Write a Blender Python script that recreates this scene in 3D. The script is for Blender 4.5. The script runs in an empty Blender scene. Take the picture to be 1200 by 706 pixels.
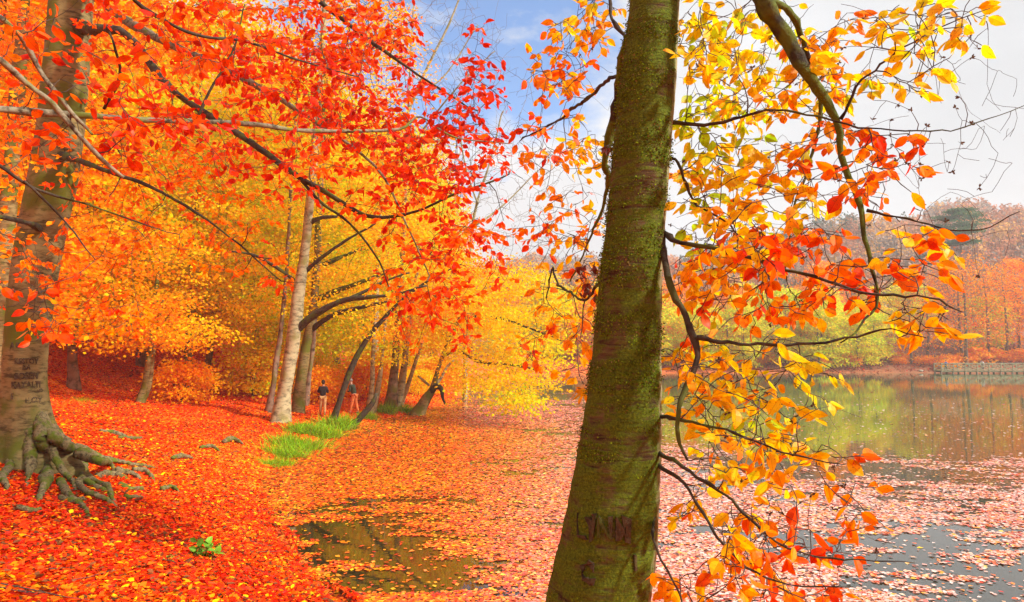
import bpy, math, numpy as np
from mathutils import Vector

rng = np.random.default_rng(11)
C = bpy.context.scene.collection
PI = math.pi
# ------------------------------------------------------------------ camera maths
F, CX, CY, HORIZON, CAMZ = 782.0, 600.0, 353.0, 412.0, 3.4
PITCH = math.atan((HORIZON - CY) / F)
cp, sp_ = math.cos(PITCH), math.sin(PITCH)

def ray(px, py):
    x = (px - CX) / F
    v = -(py - CY) / F
    return np.array([x, cp - v * sp_, sp_ + v * cp])

def at(px, py, Y):
    d = ray(px, py)
    return np.array([0, 0, CAMZ]) + d * (Y / d[1])

def depth_of(px, py, Y):
    return Y / ray(px, py)[1]

def smooth(a, b, x):
    t = np.clip((x - a) / (b - a), 0, 1)
    return t * t * (3 - 2 * t)

def unit(v):
    return v / np.maximum(np.linalg.norm(v, axis=-1, keepdims=True), 1e-9)

# ------------------------------------------------------------------ terrain
LAKE = np.array([(-0.5, 7), (-2.0, 9.0), (-3.2, 10.6), (-4.3, 12.8), (-5.6, 15.2), (-6.7, 18), (-7.2, 20.8), (-7.5, 24.5),
                 (-7.3, 28.6), (-6.5, 34), (-5.2, 37.5), (-4.4, 44), (-3.7, 53), (-4, 70), (-6, 88), (2, 100), (20, 105),
                 (50, 107), (81, 106), (110, 100), (140, 80), (150, 40), (120, 0), (60, -20), (30, -5), (10, 2.5),
                 (3, 4.5), (0.6, 5.4)], float)

def shore(x, y):
    x = np.asarray(x, float); y = np.asarray(y, float)
    best = np.full(x.shape, 1e18)
    ins = np.zeros(x.shape, bool)
    n = len(LAKE)
    for i in range(n):
        ax, ay = LAKE[i]; bx, by = LAKE[(i + 1) % n]
        dx, dy = bx - ax, by - ay
        t = np.clip(((x - ax) * dx + (y - ay) * dy) / (dx * dx + dy * dy), 0, 1)
        best = np.minimum(best, (x - ax - t * dx) ** 2 + (y - ay - t * dy) ** 2)
        cond = (ay > y) != (by > y)
        xi = ax + (y - ay) / (dy if abs(dy) > 1e-9 else 1e-9) * dx
        ins ^= cond & (x < xi)
    d = np.sqrt(best)
    d = d + 0.22 * np.sin(x * 2.1 + y * 1.3) * np.sin(y * 1.7 - x * .6) * np.exp(-d / 3)
    return np.where(ins, -d, d)

def H(x, y):
    x = np.asarray(x, float); y = np.asarray(y, float)
    s = shore(x, y)
    sp = np.maximum(s, 0)
    bank = .28 * np.minimum(sp, 12) + .5 * (1 - np.exp(-sp / 1.5))
    m = 1 - .58 * smooth(14, 26, y) + .35 * smooth(70, 100, y)
    az = np.arctan2(x, np.maximum(y, 1))
    k = np.where(az < -.1, .34, .18 + .11 * smooth(.05, .6, az)) * smooth(-30, 20, y) + .12 * (1 - smooth(-30, 20, y))
    k = np.where((az >= -.25) & (az < -.1), .2 + .14 * smooth(.1, .25, -az), k)
    hill = k * 500 * (1 - np.exp(-np.clip(s - 12, 0, None) / 500))
    rough = smooth(40, 200, s) * (7 * np.sin(x * .021 + 1) * np.sin(y * .017) + 4 * np.sin(x * .05 + y * .03) + 2.5 * np.sin(x * .11 - y * .07))
    small = smooth(.5, 3, s) * (.07 * np.sin(x * 1.1 + y * .5) * np.sin(y * .9 - .4 * x) + .035 * np.sin(2.7 * x - y) * np.sin(2.3 * y + x))
    below = -np.clip(-s, 0, 7) * .22 - .03 * (s < 0)
    return bank * m + hill + rough + small + below

def h1(x, y):
    return float(H(np.array([x]), np.array([y]))[0])

def hit(px, py):
    d = ray(px, py)
    t = np.concatenate([np.arange(1, 60, .05), np.arange(60, 500, .5)])
    z = CAMZ + d[2] * t
    g = np.maximum(H(d[0] * t, d[1] * t), 0)
    i = int(np.argmax(z < g))
    p = d * t[i]
    return np.array([p[0], p[1], max(h1(p[0], p[1]), 0)])

# ------------------------------------------------------------------ materials
def nodes(name):
    m = bpy.data.materials.new(name); m.use_nodes = True
    nt = m.node_tree
    for n in list(nt.nodes): nt.nodes.remove(n)
    out = nt.nodes.new('ShaderNodeOutputMaterial')
    def N(t, **kw):
        n = nt.nodes.new(t)
        for k, v in kw.items():
            if k in n.inputs.keys() if isinstance(k, str) else False: n.inputs[k].default_value = v
            else: setattr(n, k, v)
        return n
    def L(a, b): nt.links.new(a, b)
    return m, nt, out, N, L

def set_in(n, **kw):
    for k, v in kw.items(): n.inputs[k.replace('_', ' ')].default_value = v

def ramp(N, stops):
    r = N('ShaderNodeValToRGB'); e = r.color_ramp.elements
    while len(e) < len(stops): e.new(.5)
    for el, (p, c) in zip(e, stops):
        el.position = p; el.color = (*c, 1) if len(c) == 3 else c
    return r

def leaf_mat(name, trans=.45, rough=.5, spec=.10):
    m, nt, out, N, L = nodes(name)
    a = N('ShaderNodeAttribute'); a.attribute_name = 'Col'
    tc = N('ShaderNodeTexCoord'); nz = N('ShaderNodeTexNoise'); nz.inputs['Scale'].default_value = 23; nz.inputs['Detail'].default_value = 3
    L(tc.outputs['Object'], nz.inputs['Vector'])
    hsv = N('ShaderNodeHueSaturation')
    mr = N('ShaderNodeMapRange'); set_in(mr, To_Min=.72, To_Max=1.2); L(nz.outputs['Fac'], mr.inputs['Value'])
    L(mr.outputs['Result'], hsv.inputs['Value']); L(a.outputs['Color'], hsv.inputs['Color'])
    p = N('ShaderNodeBsdfPrincipled'); set_in(p, Roughness=rough); p.inputs['Specular IOR Level'].default_value = spec
    t = N('ShaderNodeBsdfTranslucent'); mx = N('ShaderNodeMixShader'); mx.inputs[0].default_value = trans
    L(hsv.outputs['Color'], p.inputs['Base Color']); L(hsv.outputs['Color'], t.inputs['Color'])
    L(p.outputs[0], mx.inputs[1]); L(t.outputs[0], mx.inputs[2]); L(mx.outputs[0], out.inputs[0])
    return m

def near_leaf_mat():
    m = leaf_mat('veined_autumn_leaf', .55, .42, .15); nt = m.node_tree
    def N(t): return nt.nodes.new(t)
    def L(a, b): nt.links.new(a, b)
    def MA(op, a, b=None):
        n = N('ShaderNodeMath'); n.operation = op
        for i, q in enumerate((a, b)):
            if q is None: continue
            if isinstance(q, (int, float)): n.inputs[i].default_value = q
            else: L(q, n.inputs[i])
        return n.outputs[0]
    hsv = next(n for n in nt.nodes if n.type == 'HUE_SAT')
    at_ = N('ShaderNodeAttribute'); at_.attribute_name = 'blade'
    sx = N('ShaderNodeSeparateXYZ'); L(at_.outputs['Vector'], sx.inputs[0])
    ax = MA('ABSOLUTE', sx.outputs[0])
    ph = MA('SUBTRACT', sx.outputs[1], MA('MULTIPLY', ax, .8))
    vein = MA('GREATER_THAN', MA('SINE', MA('MULTIPLY', ph, 62.0)), .86)
    rib = MA('LESS_THAN', ax, .016)
    v = MA('MAXIMUM', MA('MULTIPLY', vein, .55), rib)
    mx = N('ShaderNodeMixRGB'); mx.blend_type = 'MULTIPLY'; mx.inputs[2].default_value = (.62, .42, .3, 1)
    L(MA('MULTIPLY', v, .55), mx.inputs[0]); L(hsv.outputs['Color'], mx.inputs[1])
    tc = N('ShaderNodeTexCoord'); nz = N('ShaderNodeTexNoise'); nz.inputs['Scale'].default_value = 95; nz.inputs['Detail'].default_value = 2; L(tc.outputs['Object'], nz.inputs['Vector'])
    n2 = N('ShaderNodeTexNoise'); n2.inputs['Scale'].default_value = 14; n2.inputs['Detail'].default_value = 4; L(tc.outputs['Object'], n2.inputs['Vector'])
    spot = MA('MULTIPLY', MA('GREATER_THAN', nz.outputs['Fac'], .66), .75)
    edge = MA('MULTIPLY', MA('GREATER_THAN', MA('ADD', MA('MULTIPLY', ax, 1.1), MA('MULTIPLY', n2.outputs['Fac'], .9)), .80), .6)
    mb = N('ShaderNodeMixRGB'); mb.inputs[2].default_value = (.30, .07, .012, 1); L(MA('MAXIMUM', spot, edge), mb.inputs[0]); L(mx.outputs[0], mb.inputs[1])
    for ty in ('BSDF_PRINCIPLED', 'BSDF_TRANSLUCENT'):
        n = next(q for q in nt.nodes if q.type == ty); L(mb.outputs[0], n.inputs['Base Color' if ty == 'BSDF_PRINCIPLED' else 'Color'])
    return m

def bark_mat(name, base, dark, moss=None, moss_amt=.5, zs=.35, scale=6., bump=.5, streak=1.0):
    m, nt, out, N, L = nodes(name)
    tc = N('ShaderNodeTexCoord')
    mp = N('ShaderNodeMapping'); mp.inputs['Scale'].default_value = (1, 1, streak)
    L(tc.outputs['Object'], mp.inputs['Vector'])
    n1 = N('ShaderNodeTexNoise'); set_in(n1, Scale=scale, Detail=8, Roughness=.65); L(mp.outputs[0], n1.inputs['Vector'])
    n2 = N('ShaderNodeTexNoise'); set_in(n2, Scale=scale * .28, Detail=4); L(tc.outputs['Object'], n2.inputs['Vector'])
    r1 = ramp(N, [(.36, dark), (.52, base), (.72, tuple(min(1, c * 1.25) for c in base))]); L(n1.outputs['Fac'], r1.inputs[0])
    col = r1.outputs[0]
    if moss:
        r2 = ramp(N, [(.62 - moss_amt * .3, (0, 0, 0)), (.72 - moss_amt * .3, (1, 1, 1))]); L(n2.outputs['Fac'], r2.inputs[0])
        mx = N('ShaderNodeMixRGB'); L(r2.outputs[0], mx.inputs[0]); L(col, mx.inputs[1]); mx.inputs[2].default_value = (*moss, 1)
        n3 = N('ShaderNodeTexNoise'); set_in(n3, Scale=scale * 9, Detail=5); L(tc.outputs['Object'], n3.inputs['Vector'])
        mv = N('ShaderNodeMixRGB'); mv.blend_type = 'MULTIPLY'; mv.inputs[0].default_value = .6
        L(mx.outputs[0], mv.inputs[1]); L(n3.outputs['Fac'], mv.inputs[2]); col = mx.outputs[0]
    p = N('ShaderNodeBsdfPrincipled'); set_in(p, Roughness=.85); p.inputs['Specular IOR Level'].default_value = .25
    L(col, p.inputs['Base Color'])
    b = N('ShaderNodeBump'); set_in(b, Strength=bump, Distance=.02); L(n1.outputs['Fac'], b.inputs['Height']); L(b.outputs[0], p.inputs['Normal'])
    L(p.outputs[0], out.inputs[0])
    return m

def plain(name, col, rough=.7, var=.25, scale=12., bump=.15):
    m, nt, out, N, L = nodes(name)
    tc = N('ShaderNodeTexCoord'); n1 = N('ShaderNodeTexNoise'); set_in(n1, Scale=scale, Detail=5); L(tc.outputs['Object'], n1.inputs['Vector'])
    r = ramp(N, [(.3, tuple(c * (1 - var) for c in col)), (.7, tuple(min(1, c * (1 + var)) for c in col))]); L(n1.outputs['Fac'], r.inputs[0])
    p = N('ShaderNodeBsdfPrincipled'); set_in(p, Roughness=rough); L(r.outputs[0], p.inputs['Base Color'])
    b = N('ShaderNodeBump'); set_in(b, Strength=bump, Distance=.02); L(n1.outputs['Fac'], b.inputs['Height']); L(b.outputs[0], p.inputs['Normal'])
    L(p.outputs[0], out.inputs[0])
    return m

def ground_mat():
    m, nt, out, N, L = nodes('leaf_strewn_soil')
    tc = N('ShaderNodeTexCoord')
    n0 = N('ShaderNodeTexNoise'); set_in(n0, Scale=5, Detail=3); L(tc.outputs['Object'], n0.inputs['Vector'])
    add = N('ShaderNodeMixRGB'); add.blend_type = 'LINEAR_LIGHT'; add.inputs[0].default_value = .12
    L(tc.outputs['Object'], add.inputs[1]); L(n0.outputs['Color'], add.inputs[2])
    v = N('ShaderNodeTexVoronoi'); set_in(v, Scale=17); L(add.outputs[0], v.inputs['Vector'])
    sep = N('ShaderNodeSeparateColor'); L(v.outputs['Color'], sep.inputs[0])
    big = N('ShaderNodeTexNoise'); set_in(big, Scale=.35, Detail=3); L(tc.outputs['Object'], big.inputs['Vector'])
    mm = N('ShaderNodeMath'); mm.operation = 'MULTIPLY_ADD'; mm.inputs[1].default_value = .75
    bm = N('ShaderNodeMath'); bm.operation = 'MULTIPLY_ADD'; bm.inputs[1].default_value = .9; bm.inputs[2].default_value = -.35
    L(big.outputs['Fac'], bm.inputs[0]); L(sep.outputs[0], mm.inputs[0]); L(bm.outputs[0], mm.inputs[2])
    r = ramp(N, [(0, (.16, .012, .004)), (.2, (.55, .035, .006)), (.5, (.8, .10, .006)), (.75, (.9, .25, .01)), (1, (.9, .45, .03))])
    L(mm.outputs[0], r.inputs[0])
    r2 = ramp(N, [(0, (.45, .45, .45)), (.35, (1, 1, 1))])
    v2 = N('ShaderNodeTexVoronoi'); v2.feature = 'DISTANCE_TO_EDGE'; set_in(v2, Scale=17); L(add.outputs[0], v2.inputs['Vector']); L(v2.outputs['Distance'], r2.inputs[0])
    p = N('ShaderNodeBsdfPrincipled'); set_in(p, Roughness=.7); p.inputs['Specular IOR Level'].default_value = .2
    ln = N('ShaderNodeVectorMath'); ln.operation = 'LENGTH'; L(tc.outputs['Object'], ln.inputs[0])
    fm = N('ShaderNodeMapRange'); set_in(fm, From_Min=88, From_Max=125); L(ln.outputs['Value'], fm.inputs['Value'])
    fx = N('ShaderNodeMixRGB'); L(fm.outputs[0], fx.inputs[0]); L(r.outputs[0], fx.inputs[1]); fx.inputs[2].default_value = (.27, .10, .045, 1)
    L(fx.outputs[0], p.inputs['Base Color'])
    b = N('ShaderNodeBump'); set_in(b, Strength=.8, Distance=.03); L(r2.outputs[0], b.inputs['Height']); L(b.outputs[0], p.inputs['Normal'])
    L(p.outputs[0], out.inputs[0])
    return m

def water_mat():
    m, nt, out, N, L = nodes('lake_water')
    tc = N('ShaderNodeTexCoord')
    n1 = N('ShaderNodeTexNoise'); set_in(n1, Scale=1.6, Detail=3); L(tc.outputs['Object'], n1.inputs['Vector'])
    n2 = N('ShaderNodeTexNoise'); set_in(n2, Scale=.12, Detail=2); L(tc.outputs['Object'], n2.inputs['Vector'])
    r = ramp(N, [(.35, (.04, .08, .022)), (.65, (.05, .13, .045))]); L(n2.outputs['Fac'], r.inputs[0])
    sx = N('ShaderNodeSeparateXYZ'); L(tc.outputs['Object'], sx.inputs[0])
    dm = N('ShaderNodeMapRange'); set_in(dm, From_Min=15, From_Max=38); L(sx.outputs[1], dm.inputs['Value'])
    dx = N('ShaderNodeMixRGB'); dx.inputs[1].default_value = (.022, .019, .006, 1); L(dm.outputs[0], dx.inputs[0]); L(r.outputs[0], dx.inputs[2])   # tree reflections put into the murky water's colour: brown near, green farther out
    p = N('ShaderNodeBsdfPrincipled'); set_in(p, Roughness=.03, IOR=1.8); L(dx.outputs[0], p.inputs['Base Color'])
    b = N('ShaderNodeBump'); set_in(b, Strength=.12, Distance=.02); L(n1.outputs['Fac'], b.inputs['Height']); L(b.outputs[0], p.inputs['Normal'])
    L(p.outputs[0], out.inputs[0])
    return m

def mossy_mat():
    m, nt, out, N, L = nodes('mossy_beech_bark')
    tc = N('ShaderNodeTexCoord'); geo = N('ShaderNodeNewGeometry')
    mp = N('ShaderNodeMapping'); mp.inputs['Scale'].default_value = (2.2, 2.2, 17); L(tc.outputs['Object'], mp.inputs['Vector'])
    wr = N('ShaderNodeTexNoise'); set_in(wr, Scale=3.2, Detail=6, Roughness=.6, Distortion=.6); L(mp.outputs[0], wr.inputs['Vector'])
    fine = N('ShaderNodeTexNoise'); set_in(fine, Scale=120, Detail=6, Roughness=.75); L(tc.outputs['Object'], fine.inputs['Vector'])
    mid = N('ShaderNodeTexNoise'); set_in(mid, Scale=7, Detail=7, Roughness=.7); L(tc.outputs['Object'], mid.inputs['Vector'])
    bark = ramp(N, [(.3, (.03, .014, .006)), (.5, (.10, .062, .028)), (.72, (.17, .12, .065))]); L(wr.outputs['Fac'], bark.inputs[0])
    mossc = ramp(N, [(.3, (.018, .026, .002)), (.55, (.085, .115, .005)), (.75, (.20, .25, .012))]); L(fine.outputs['Fac'], mossc.inputs[0])
    # moss sits in patches between the wrinkles, pale bark on the water side also paints in its lit edge
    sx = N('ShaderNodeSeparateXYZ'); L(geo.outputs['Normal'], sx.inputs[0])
    a = N('ShaderNodeMath'); a.operation = 'MULTIPLY_ADD'; a.inputs[1].default_value = .9; L(mid.outputs['Fac'], a.inputs[0])
    w2 = N('ShaderNodeMath'); w2.operation = 'MULTIPLY_ADD'; w2.inputs[1].default_value = .55; L(wr.outputs['Fac'], w2.inputs[0]); w2.inputs[2].default_value = -.24
    L(w2.outputs[0], a.inputs[2])
    mr = ramp(N, [(.34, (0, 0, 0)), (.47, (1, 1, 1))]); L(a.outputs[0], mr.inputs[0])
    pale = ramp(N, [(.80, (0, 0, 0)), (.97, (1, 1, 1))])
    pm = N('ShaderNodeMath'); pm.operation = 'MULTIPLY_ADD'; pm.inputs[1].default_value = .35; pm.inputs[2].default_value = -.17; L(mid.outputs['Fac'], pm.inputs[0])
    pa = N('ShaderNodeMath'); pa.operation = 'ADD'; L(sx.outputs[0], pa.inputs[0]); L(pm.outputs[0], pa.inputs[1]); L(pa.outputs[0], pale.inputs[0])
    mx = N('ShaderNodeMixRGB'); L(mr.outputs[0], mx.inputs[0]); L(bark.outputs[0], mx.inputs[1]); L(mossc.outputs[0], mx.inputs[2])
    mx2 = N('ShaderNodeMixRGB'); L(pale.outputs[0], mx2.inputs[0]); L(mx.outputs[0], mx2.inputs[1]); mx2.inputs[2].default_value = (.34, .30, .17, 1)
    p = N('ShaderNodeBsdfPrincipled'); set_in(p, Roughness=.9); p.inputs['Specular IOR Level'].default_value = .15
    L(mx2.outputs[0], p.inputs['Base Color'])
    b1 = N('ShaderNodeBump'); set_in(b1, Strength=.75, Distance=.018); L(wr.outputs['Fac'], b1.inputs['Height'])
    b2 = N('ShaderNodeBump'); set_in(b2, Strength=.7, Distance=.006); L(fine.outputs['Fac'], b2.inputs['Height']); L(b1.outputs[0], b2.inputs['Normal'])
    L(b2.outputs[0], p.inputs['Normal']); L(p.outputs[0], out.inputs[0])
    return m

M = dict(
    leaf=leaf_mat('autumn_leaf', .55), litter=leaf_mat('fallen_leaf', .2, .6, .12), float=leaf_mat('wet_floating_leaf', .1, .28, .6),
    far_leaf=leaf_mat('far_leaf', .4), grass=leaf_mat('grass_blade', .4), moss_leaf=leaf_mat('moss_leaf', .2, .9, .05), near_leaf=near_leaf_mat(),
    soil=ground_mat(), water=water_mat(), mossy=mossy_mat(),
    beech=bark_mat('beech_bark', (.20, .15, .055), (.06, .042, .015), (.10, .11, .010), .42, scale=5, streak=3.5, bump=.45),
    root=bark_mat('mossy_root_bark', (.17, .13, .06), (.035, .024, .012), (.085, .105, .006), .46, scale=20, streak=1, bump=1.0),
    bough=bark_mat('grey_bough_bark', (.19, .16, .10), (.05, .035, .02), (.13, .14, .02), .25, scale=22, streak=1, bump=.6),
    pale=bark_mat('pale_bark', (.32, .27, .15), (.11, .085, .045), (.2, .17, .05), .18, scale=3.2, streak=2.2, bump=.4),
    dark=bark_mat('dark_bark', (.048, .034, .02), (.014, .01, .007), (.06, .07, .008), .34, scale=12, bump=.8),
    mosslimb=bark_mat('mossy_limb_bark', (.034, .025, .012), (.01, .007, .004), (.085, .11, .006), .72, scale=26, bump=1.0),
    twig=plain('twig_bark', (.05, .03, .02), .8, .3, 20), grey_twig=plain('grey_twig_bark', (.16, .12, .09), .8, .3, 20),
    brownbark=bark_mat('brown_bark', (.2, .13, .085), (.06, .04, .025), (.12, .11, .02), .25, scale=4, bump=.6),
    carving=plain('carved_bark_scar', (.075, .05, .026), .95, .6, 30, .8),
    scar=bark_mat('scarred_bark', (.065, .042, .018), (.02, .012, .006), (.06, .07, .006), .15, scale=30, bump=1.0),
    rock=plain('grey_rock', (.3, .26, .2), .9, .35, 8, .5), wood=plain('weathered_wood', (.27, .23, .13), .85, .3, 3, .3),
    skin=plain('skin', (.5, .29, .2), .6, .1), black=plain('black_cloth', (.02, .014, .018), .9, .3), khaki=plain('khaki_cloth', (.50, .30, .12), .9, .2),
    navy=plain('blue_cloth', (.03, .07, .25), .9, .2), white=plain('white_cloth', (.75, .72, .66), .9, .1), green=plain('dark_green_cloth', (.03, .05, .03), .9, .3),
    orange=plain('orange_cloth', (.6, .16, .04), .9, .3), hair=plain('dark_hair', (.02, .013, .01), .7, .3), grey=plain('grey_cloth', (.2, .18, .17), .9, .3),
    shoe=plain('brown_shoe', (.07, .04, .02), .6, .2),
)

# ------------------------------------------------------------------ mesh building
def mesh_obj(name, verts, loops, totals, mat, parent=None, col=None, smooth_sh=False):
    me = bpy.data.meshes.new(name)
    verts = np.ascontiguousarray(verts, np.float32); loops = np.ascontiguousarray(loops, np.int32); totals = np.asarray(totals, np.int32)
    me.vertices.add(len(verts)); me.vertices.foreach_set('co', verts.ravel())
    me.loops.add(len(loops)); me.loops.foreach_set('vertex_index', loops)
    me.polygons.add(len(totals))
    starts = np.concatenate([[0], np.cumsum(totals)[:-1]]).astype(np.int32)
    me.polygons.foreach_set('loop_start', starts); me.polygons.foreach_set('loop_total', totals)
    me.polygons.foreach_set('use_smooth', np.full(len(totals), smooth_sh, bool))
    me.update(calc_edges=True)
    if col is not None:
        a = me.attributes.new('Col', 'FLOAT_COLOR', 'FACE')
        c = np.ones((len(totals), 4), np.float32); c[:, :3] = col
        a.data.foreach_set('color', c.ravel())
    me.materials.append(mat)
    o = bpy.data.objects.new(name, me); C.objects.link(o)
    if parent is not None: o.parent = parent
    return o

def thing(name, label, cat, loc=(0, 0, 0), group=None):
    o = bpy.data.objects.new(name, None); C.objects.link(o); o.location = loc
    o.empty_display_size = .2
    tag(o, label, cat, group)
    return o

def tag(o, label, cat, group=None):
    o['label'] = label; o['category'] = cat
    if group: o['group'] = group

def frames(pts):
    t = np.gradient(pts, axis=0); t = unit(t)
    ref = np.array([0, 0, 1.0]) if abs(np.mean(t[:, 2])) < .8 else np.array([0, 1.0, 0])
    a = unit(np.cross(np.broadcast_to(ref, t.shape), t)); b = np.cross(t, a)
    return t, a, b

def tubes(polys, sides=5, lumps=0.0):
    V, Lp, T = [], [], []; off = 0
    ang = np.arange(sides) * 2 * PI / sides
    ca, sa = np.cos(ang), np.sin(ang)
    for pts, rad in polys:
        n = len(pts)
        t, a, b = frames(pts)
        rr = rad[:, None] * np.ones(sides)
        if lumps:
            ds = np.concatenate([[0], np.cumsum(np.linalg.norm(np.diff(pts, axis=0), axis=1))])[:, None] / max(rad.max(), .004); ph = rng.uniform(0, 6, 4)
            rr = rr * (1 + lumps * (.8 * np.sin(ds * .55 + ph[0] + np.sin(2 * ang + ph[1])) + .6 * np.sin(2 * ang[None] + ds * .4 + ph[2]) + .4 * np.sin(ds * 1.7 + 3 * ang[None] + ph[3])))
        ring = pts[:, None] + rr[..., None] * (a[:, None] * ca[None, :, None] + b[:, None] * sa[None, :, None])
        V.append(ring.reshape(-1, 3))
        i = np.arange(n - 1)[:, None] * sides; j = np.arange(sides)[None]; j2 = (j + 1) % sides
        q = np.stack([i + j, i + j2, i + sides + j2, i + sides + j], -1).reshape(-1, 4) + off
        Lp.append(q.ravel()); T.append(np.full(len(q), 4))
        cap = (np.arange(sides) + off + (n - 1) * sides); Lp.append(cap); T.append([sides])
        cap0 = (np.arange(sides)[::-1] + off); Lp.append(cap0); T.append([sides])
        off += n * sides
    return np.concatenate(V), np.concatenate(Lp), np.concatenate(T)

def resample(pts, rads, step):
    pts = np.asarray(pts, float); rads = np.asarray(rads, float)
    n = len(pts)
    P = np.vstack([2 * pts[0] - pts[1], pts, 2 * pts[-1] - pts[-2]])
    out, ro = [], []
    for i in range(n - 1):
        p0, p1, p2, p3 = P[i:i + 4]
        k = max(2, int(np.linalg.norm(p2 - p1) / step) + 1)
        u = np.linspace(0, 1, k, endpoint=False)[:, None]
        out.append(.5 * (2 * p1 + (p2 - p0) * u + (2 * p0 - 5 * p1 + 4 * p2 - p3) * u ** 2 + (3 * p1 - p0 - 3 * p2 + p3) * u ** 3))
        ro.append((rads[i] + (rads[i + 1] - rads[i]) * u[:, 0]))
    out.append(pts[-1:]); ro.append(rads[-1:])
    return np.vstack(out), np.concatenate(ro)

class Skel:
    def __init__(s):
        s.P = np.zeros((4096, 3)); s.R = np.zeros(4096); s.D = np.zeros((4096, 3)); s.n = 0
        s.twigs = []
    def add_nodes(s, pts, rad):
        k = len(pts)
        while s.n + k > len(s.P):
            s.P = np.vstack([s.P, np.zeros_like(s.P)]); s.R = np.concatenate([s.R, np.zeros_like(s.R)]); s.D = np.vstack([s.D, np.zeros_like(s.D)])
        s.P[s.n:s.n + k] = pts; s.R[s.n:s.n + k] = rad
        s.D[s.n:s.n + k] = unit(np.gradient(pts, axis=0)) if k > 1 else 0
        s.n += k
    def grow(s, targets, rtip=.003, slope=.012, step=.15, jit=.05, up=.15, rmax=.12, minr=0.0):
        d0 = np.min(np.linalg.norm(targets[:, None] - s.P[None, :s.n:max(1, s.n // 400)], axis=2), axis=1)
        new = []
        for i in np.argsort(d0):
            tg = targets[i]
            d = np.linalg.norm(s.P[:s.n] - tg, axis=1)
            j = int(np.argmin(d)); Ld = d[j]
            if Ld < step * .3: continue
            p0 = s.P[j].copy(); dirn = (tg - p0) / Ld
            d0v = unit(s.D[j] * .5 + dirn * .8 + np.array([0, 0, up]))
            p1 = p0 + d0v * Ld * .35
            p2 = tg - unit(dirn * np.array([1, 1, .35]) + np.array([0, 0, -.1])) * Ld * .3
            n = max(4, int(Ld / step) + 2)
            u = np.linspace(0, 1, n)[:, None]
            pts = (1 - u) ** 3 * p0 + 3 * u * (1 - u) ** 2 * p1 + 3 * u * u * (1 - u) * p2 + u ** 3 * tg
            wob = np.cumsum(rng.normal(0, jit * .8 * Ld / n, (n, 3)), axis=0); wob -= wob[0] + (wob[-1] - wob[0]) * u
            pts[1:-1] += wob[1:-1]
            r0 = max(min(s.R[j] * .7, rtip + slope * Ld, rmax), rtip)
            rad = np.linspace(r0, rtip, n)
            s.add_nodes(pts[1:], rad[1:]); s.twigs.append((pts, rad)); new.append((pts, rad))
        return new

# ------------------------------------------------------------------ leaves
RP = np.array([0, .22, .36, .47, .58, .72, .86, 1.0])
RC = np.array([(.30, .010, .002), (.66, .016, .001), (.84, .055, .001), (.90, .16, .001), (.94, .31, .001), (.95, .54, .002), (.94, .74, .006), (.46, .68, .008)])
def tone(t):
    t = np.clip(t, 0, 1)
    return np.stack([np.interp(t, RP, RC[:, k]) for k in range(3)], -1)

def tmpl_near():
    ys = [0, .14, .36, .62, .84, 1.0]; ws = [0, .17, .29, .27, .13, 0]
    V = [(0, 0, 0)]; Fc = []; prev = None
    for y, w in zip(ys[1:-1], ws[1:-1]):
        k = len(V); V += [(-w, y, w * .32), (0, y, 0), (w, y, w * .32)]
        if prev is None: Fc += [(0, k + 1, k), (0, k + 2, k + 1)]
        else: Fc += [(prev, prev + 1, k + 1, k), (prev + 1, prev + 2, k + 2, k + 1)]
        prev = k
    k = len(V); V.append((0, 1, 0)); Fc += [(prev, prev + 1, k), (prev + 1, prev + 2, k)]
    return np.array(V), Fc
NEAR = tmpl_near()
MID = (np.array([(0, 0, 0), (-.28, .38, .09), (-.2, .72, .06), (0, 1, 0), (.2, .72, .06), (.28, .38, .09)]), [(0, 3, 2, 1), (0, 5, 4, 3)])
FAR = (np.array([(0, 0, 0), (.34, .5, .05), (0, 1, 0), (-.34, .5, .05)]), [(0, 1, 2, 3)])

def leaves(name, pos, axis, nrm, size, col, tpl, mat, parent=None, curl=0.0):
    V, Fc = tpl
    axis = unit(axis); side = unit(np.cross(axis, nrm)); nrm = np.cross(side, axis)
    N = len(pos); size = np.broadcast_to(size, (N,))[:, None, None]
    x = V[None, :, 0:1]; y = V[None, :, 1:2]; z = V[None, :, 2:3]
    c = (rng.normal(0, 1, (N, 1, 1)) * .5 + .5) * curl
    wid = rng.uniform(.8, 1.15, (N, 1, 1))
    zz = z * rng.uniform(-.6, 1.6, (N, 1, 1)) - c * y ** 2
    verts = pos[:, None] + size * (axis[:, None] * (y - .12 * np.abs(c) * y * y) + side[:, None] * x * wid + nrm[:, None] * zz)
    lt = np.concatenate([np.array(f) for f in Fc]); nv = len(V)
    loops = (lt[None] + (np.arange(N) * nv)[:, None]).ravel()
    tot = np.tile([len(f) for f in Fc], N)
    if col.ndim == 1:
        nf = len(Fc); off = np.linspace(.035, -.07, nf) if nf > 4 else np.zeros(nf)
        str_ = rng.uniform(0, 1.6, (N, 1)); tt = col[:, None] + off[None] * str_ + rng.normal(0, .012, (N, nf))
        fc = tone(tt.ravel())
        if nf > 4: fc = fc * rng.uniform(.86, 1.08, (len(fc), 1))
    else: fc = np.repeat(col, len(Fc), axis=0)
    o = mesh_obj(name, verts.reshape(-1, 3), loops, tot, mat, parent, fc, False)
    if tpl is NEAR:
        at_ = o.data.attributes.new('blade', 'FLOAT_VECTOR', 'POINT'); at_.data.foreach_set('vector', np.tile(V, (N, 1)).astype(np.float32).ravel())
    return o

def rand_dir(n):
    return unit(rng.normal(0, 1, (n, 3)))

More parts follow.
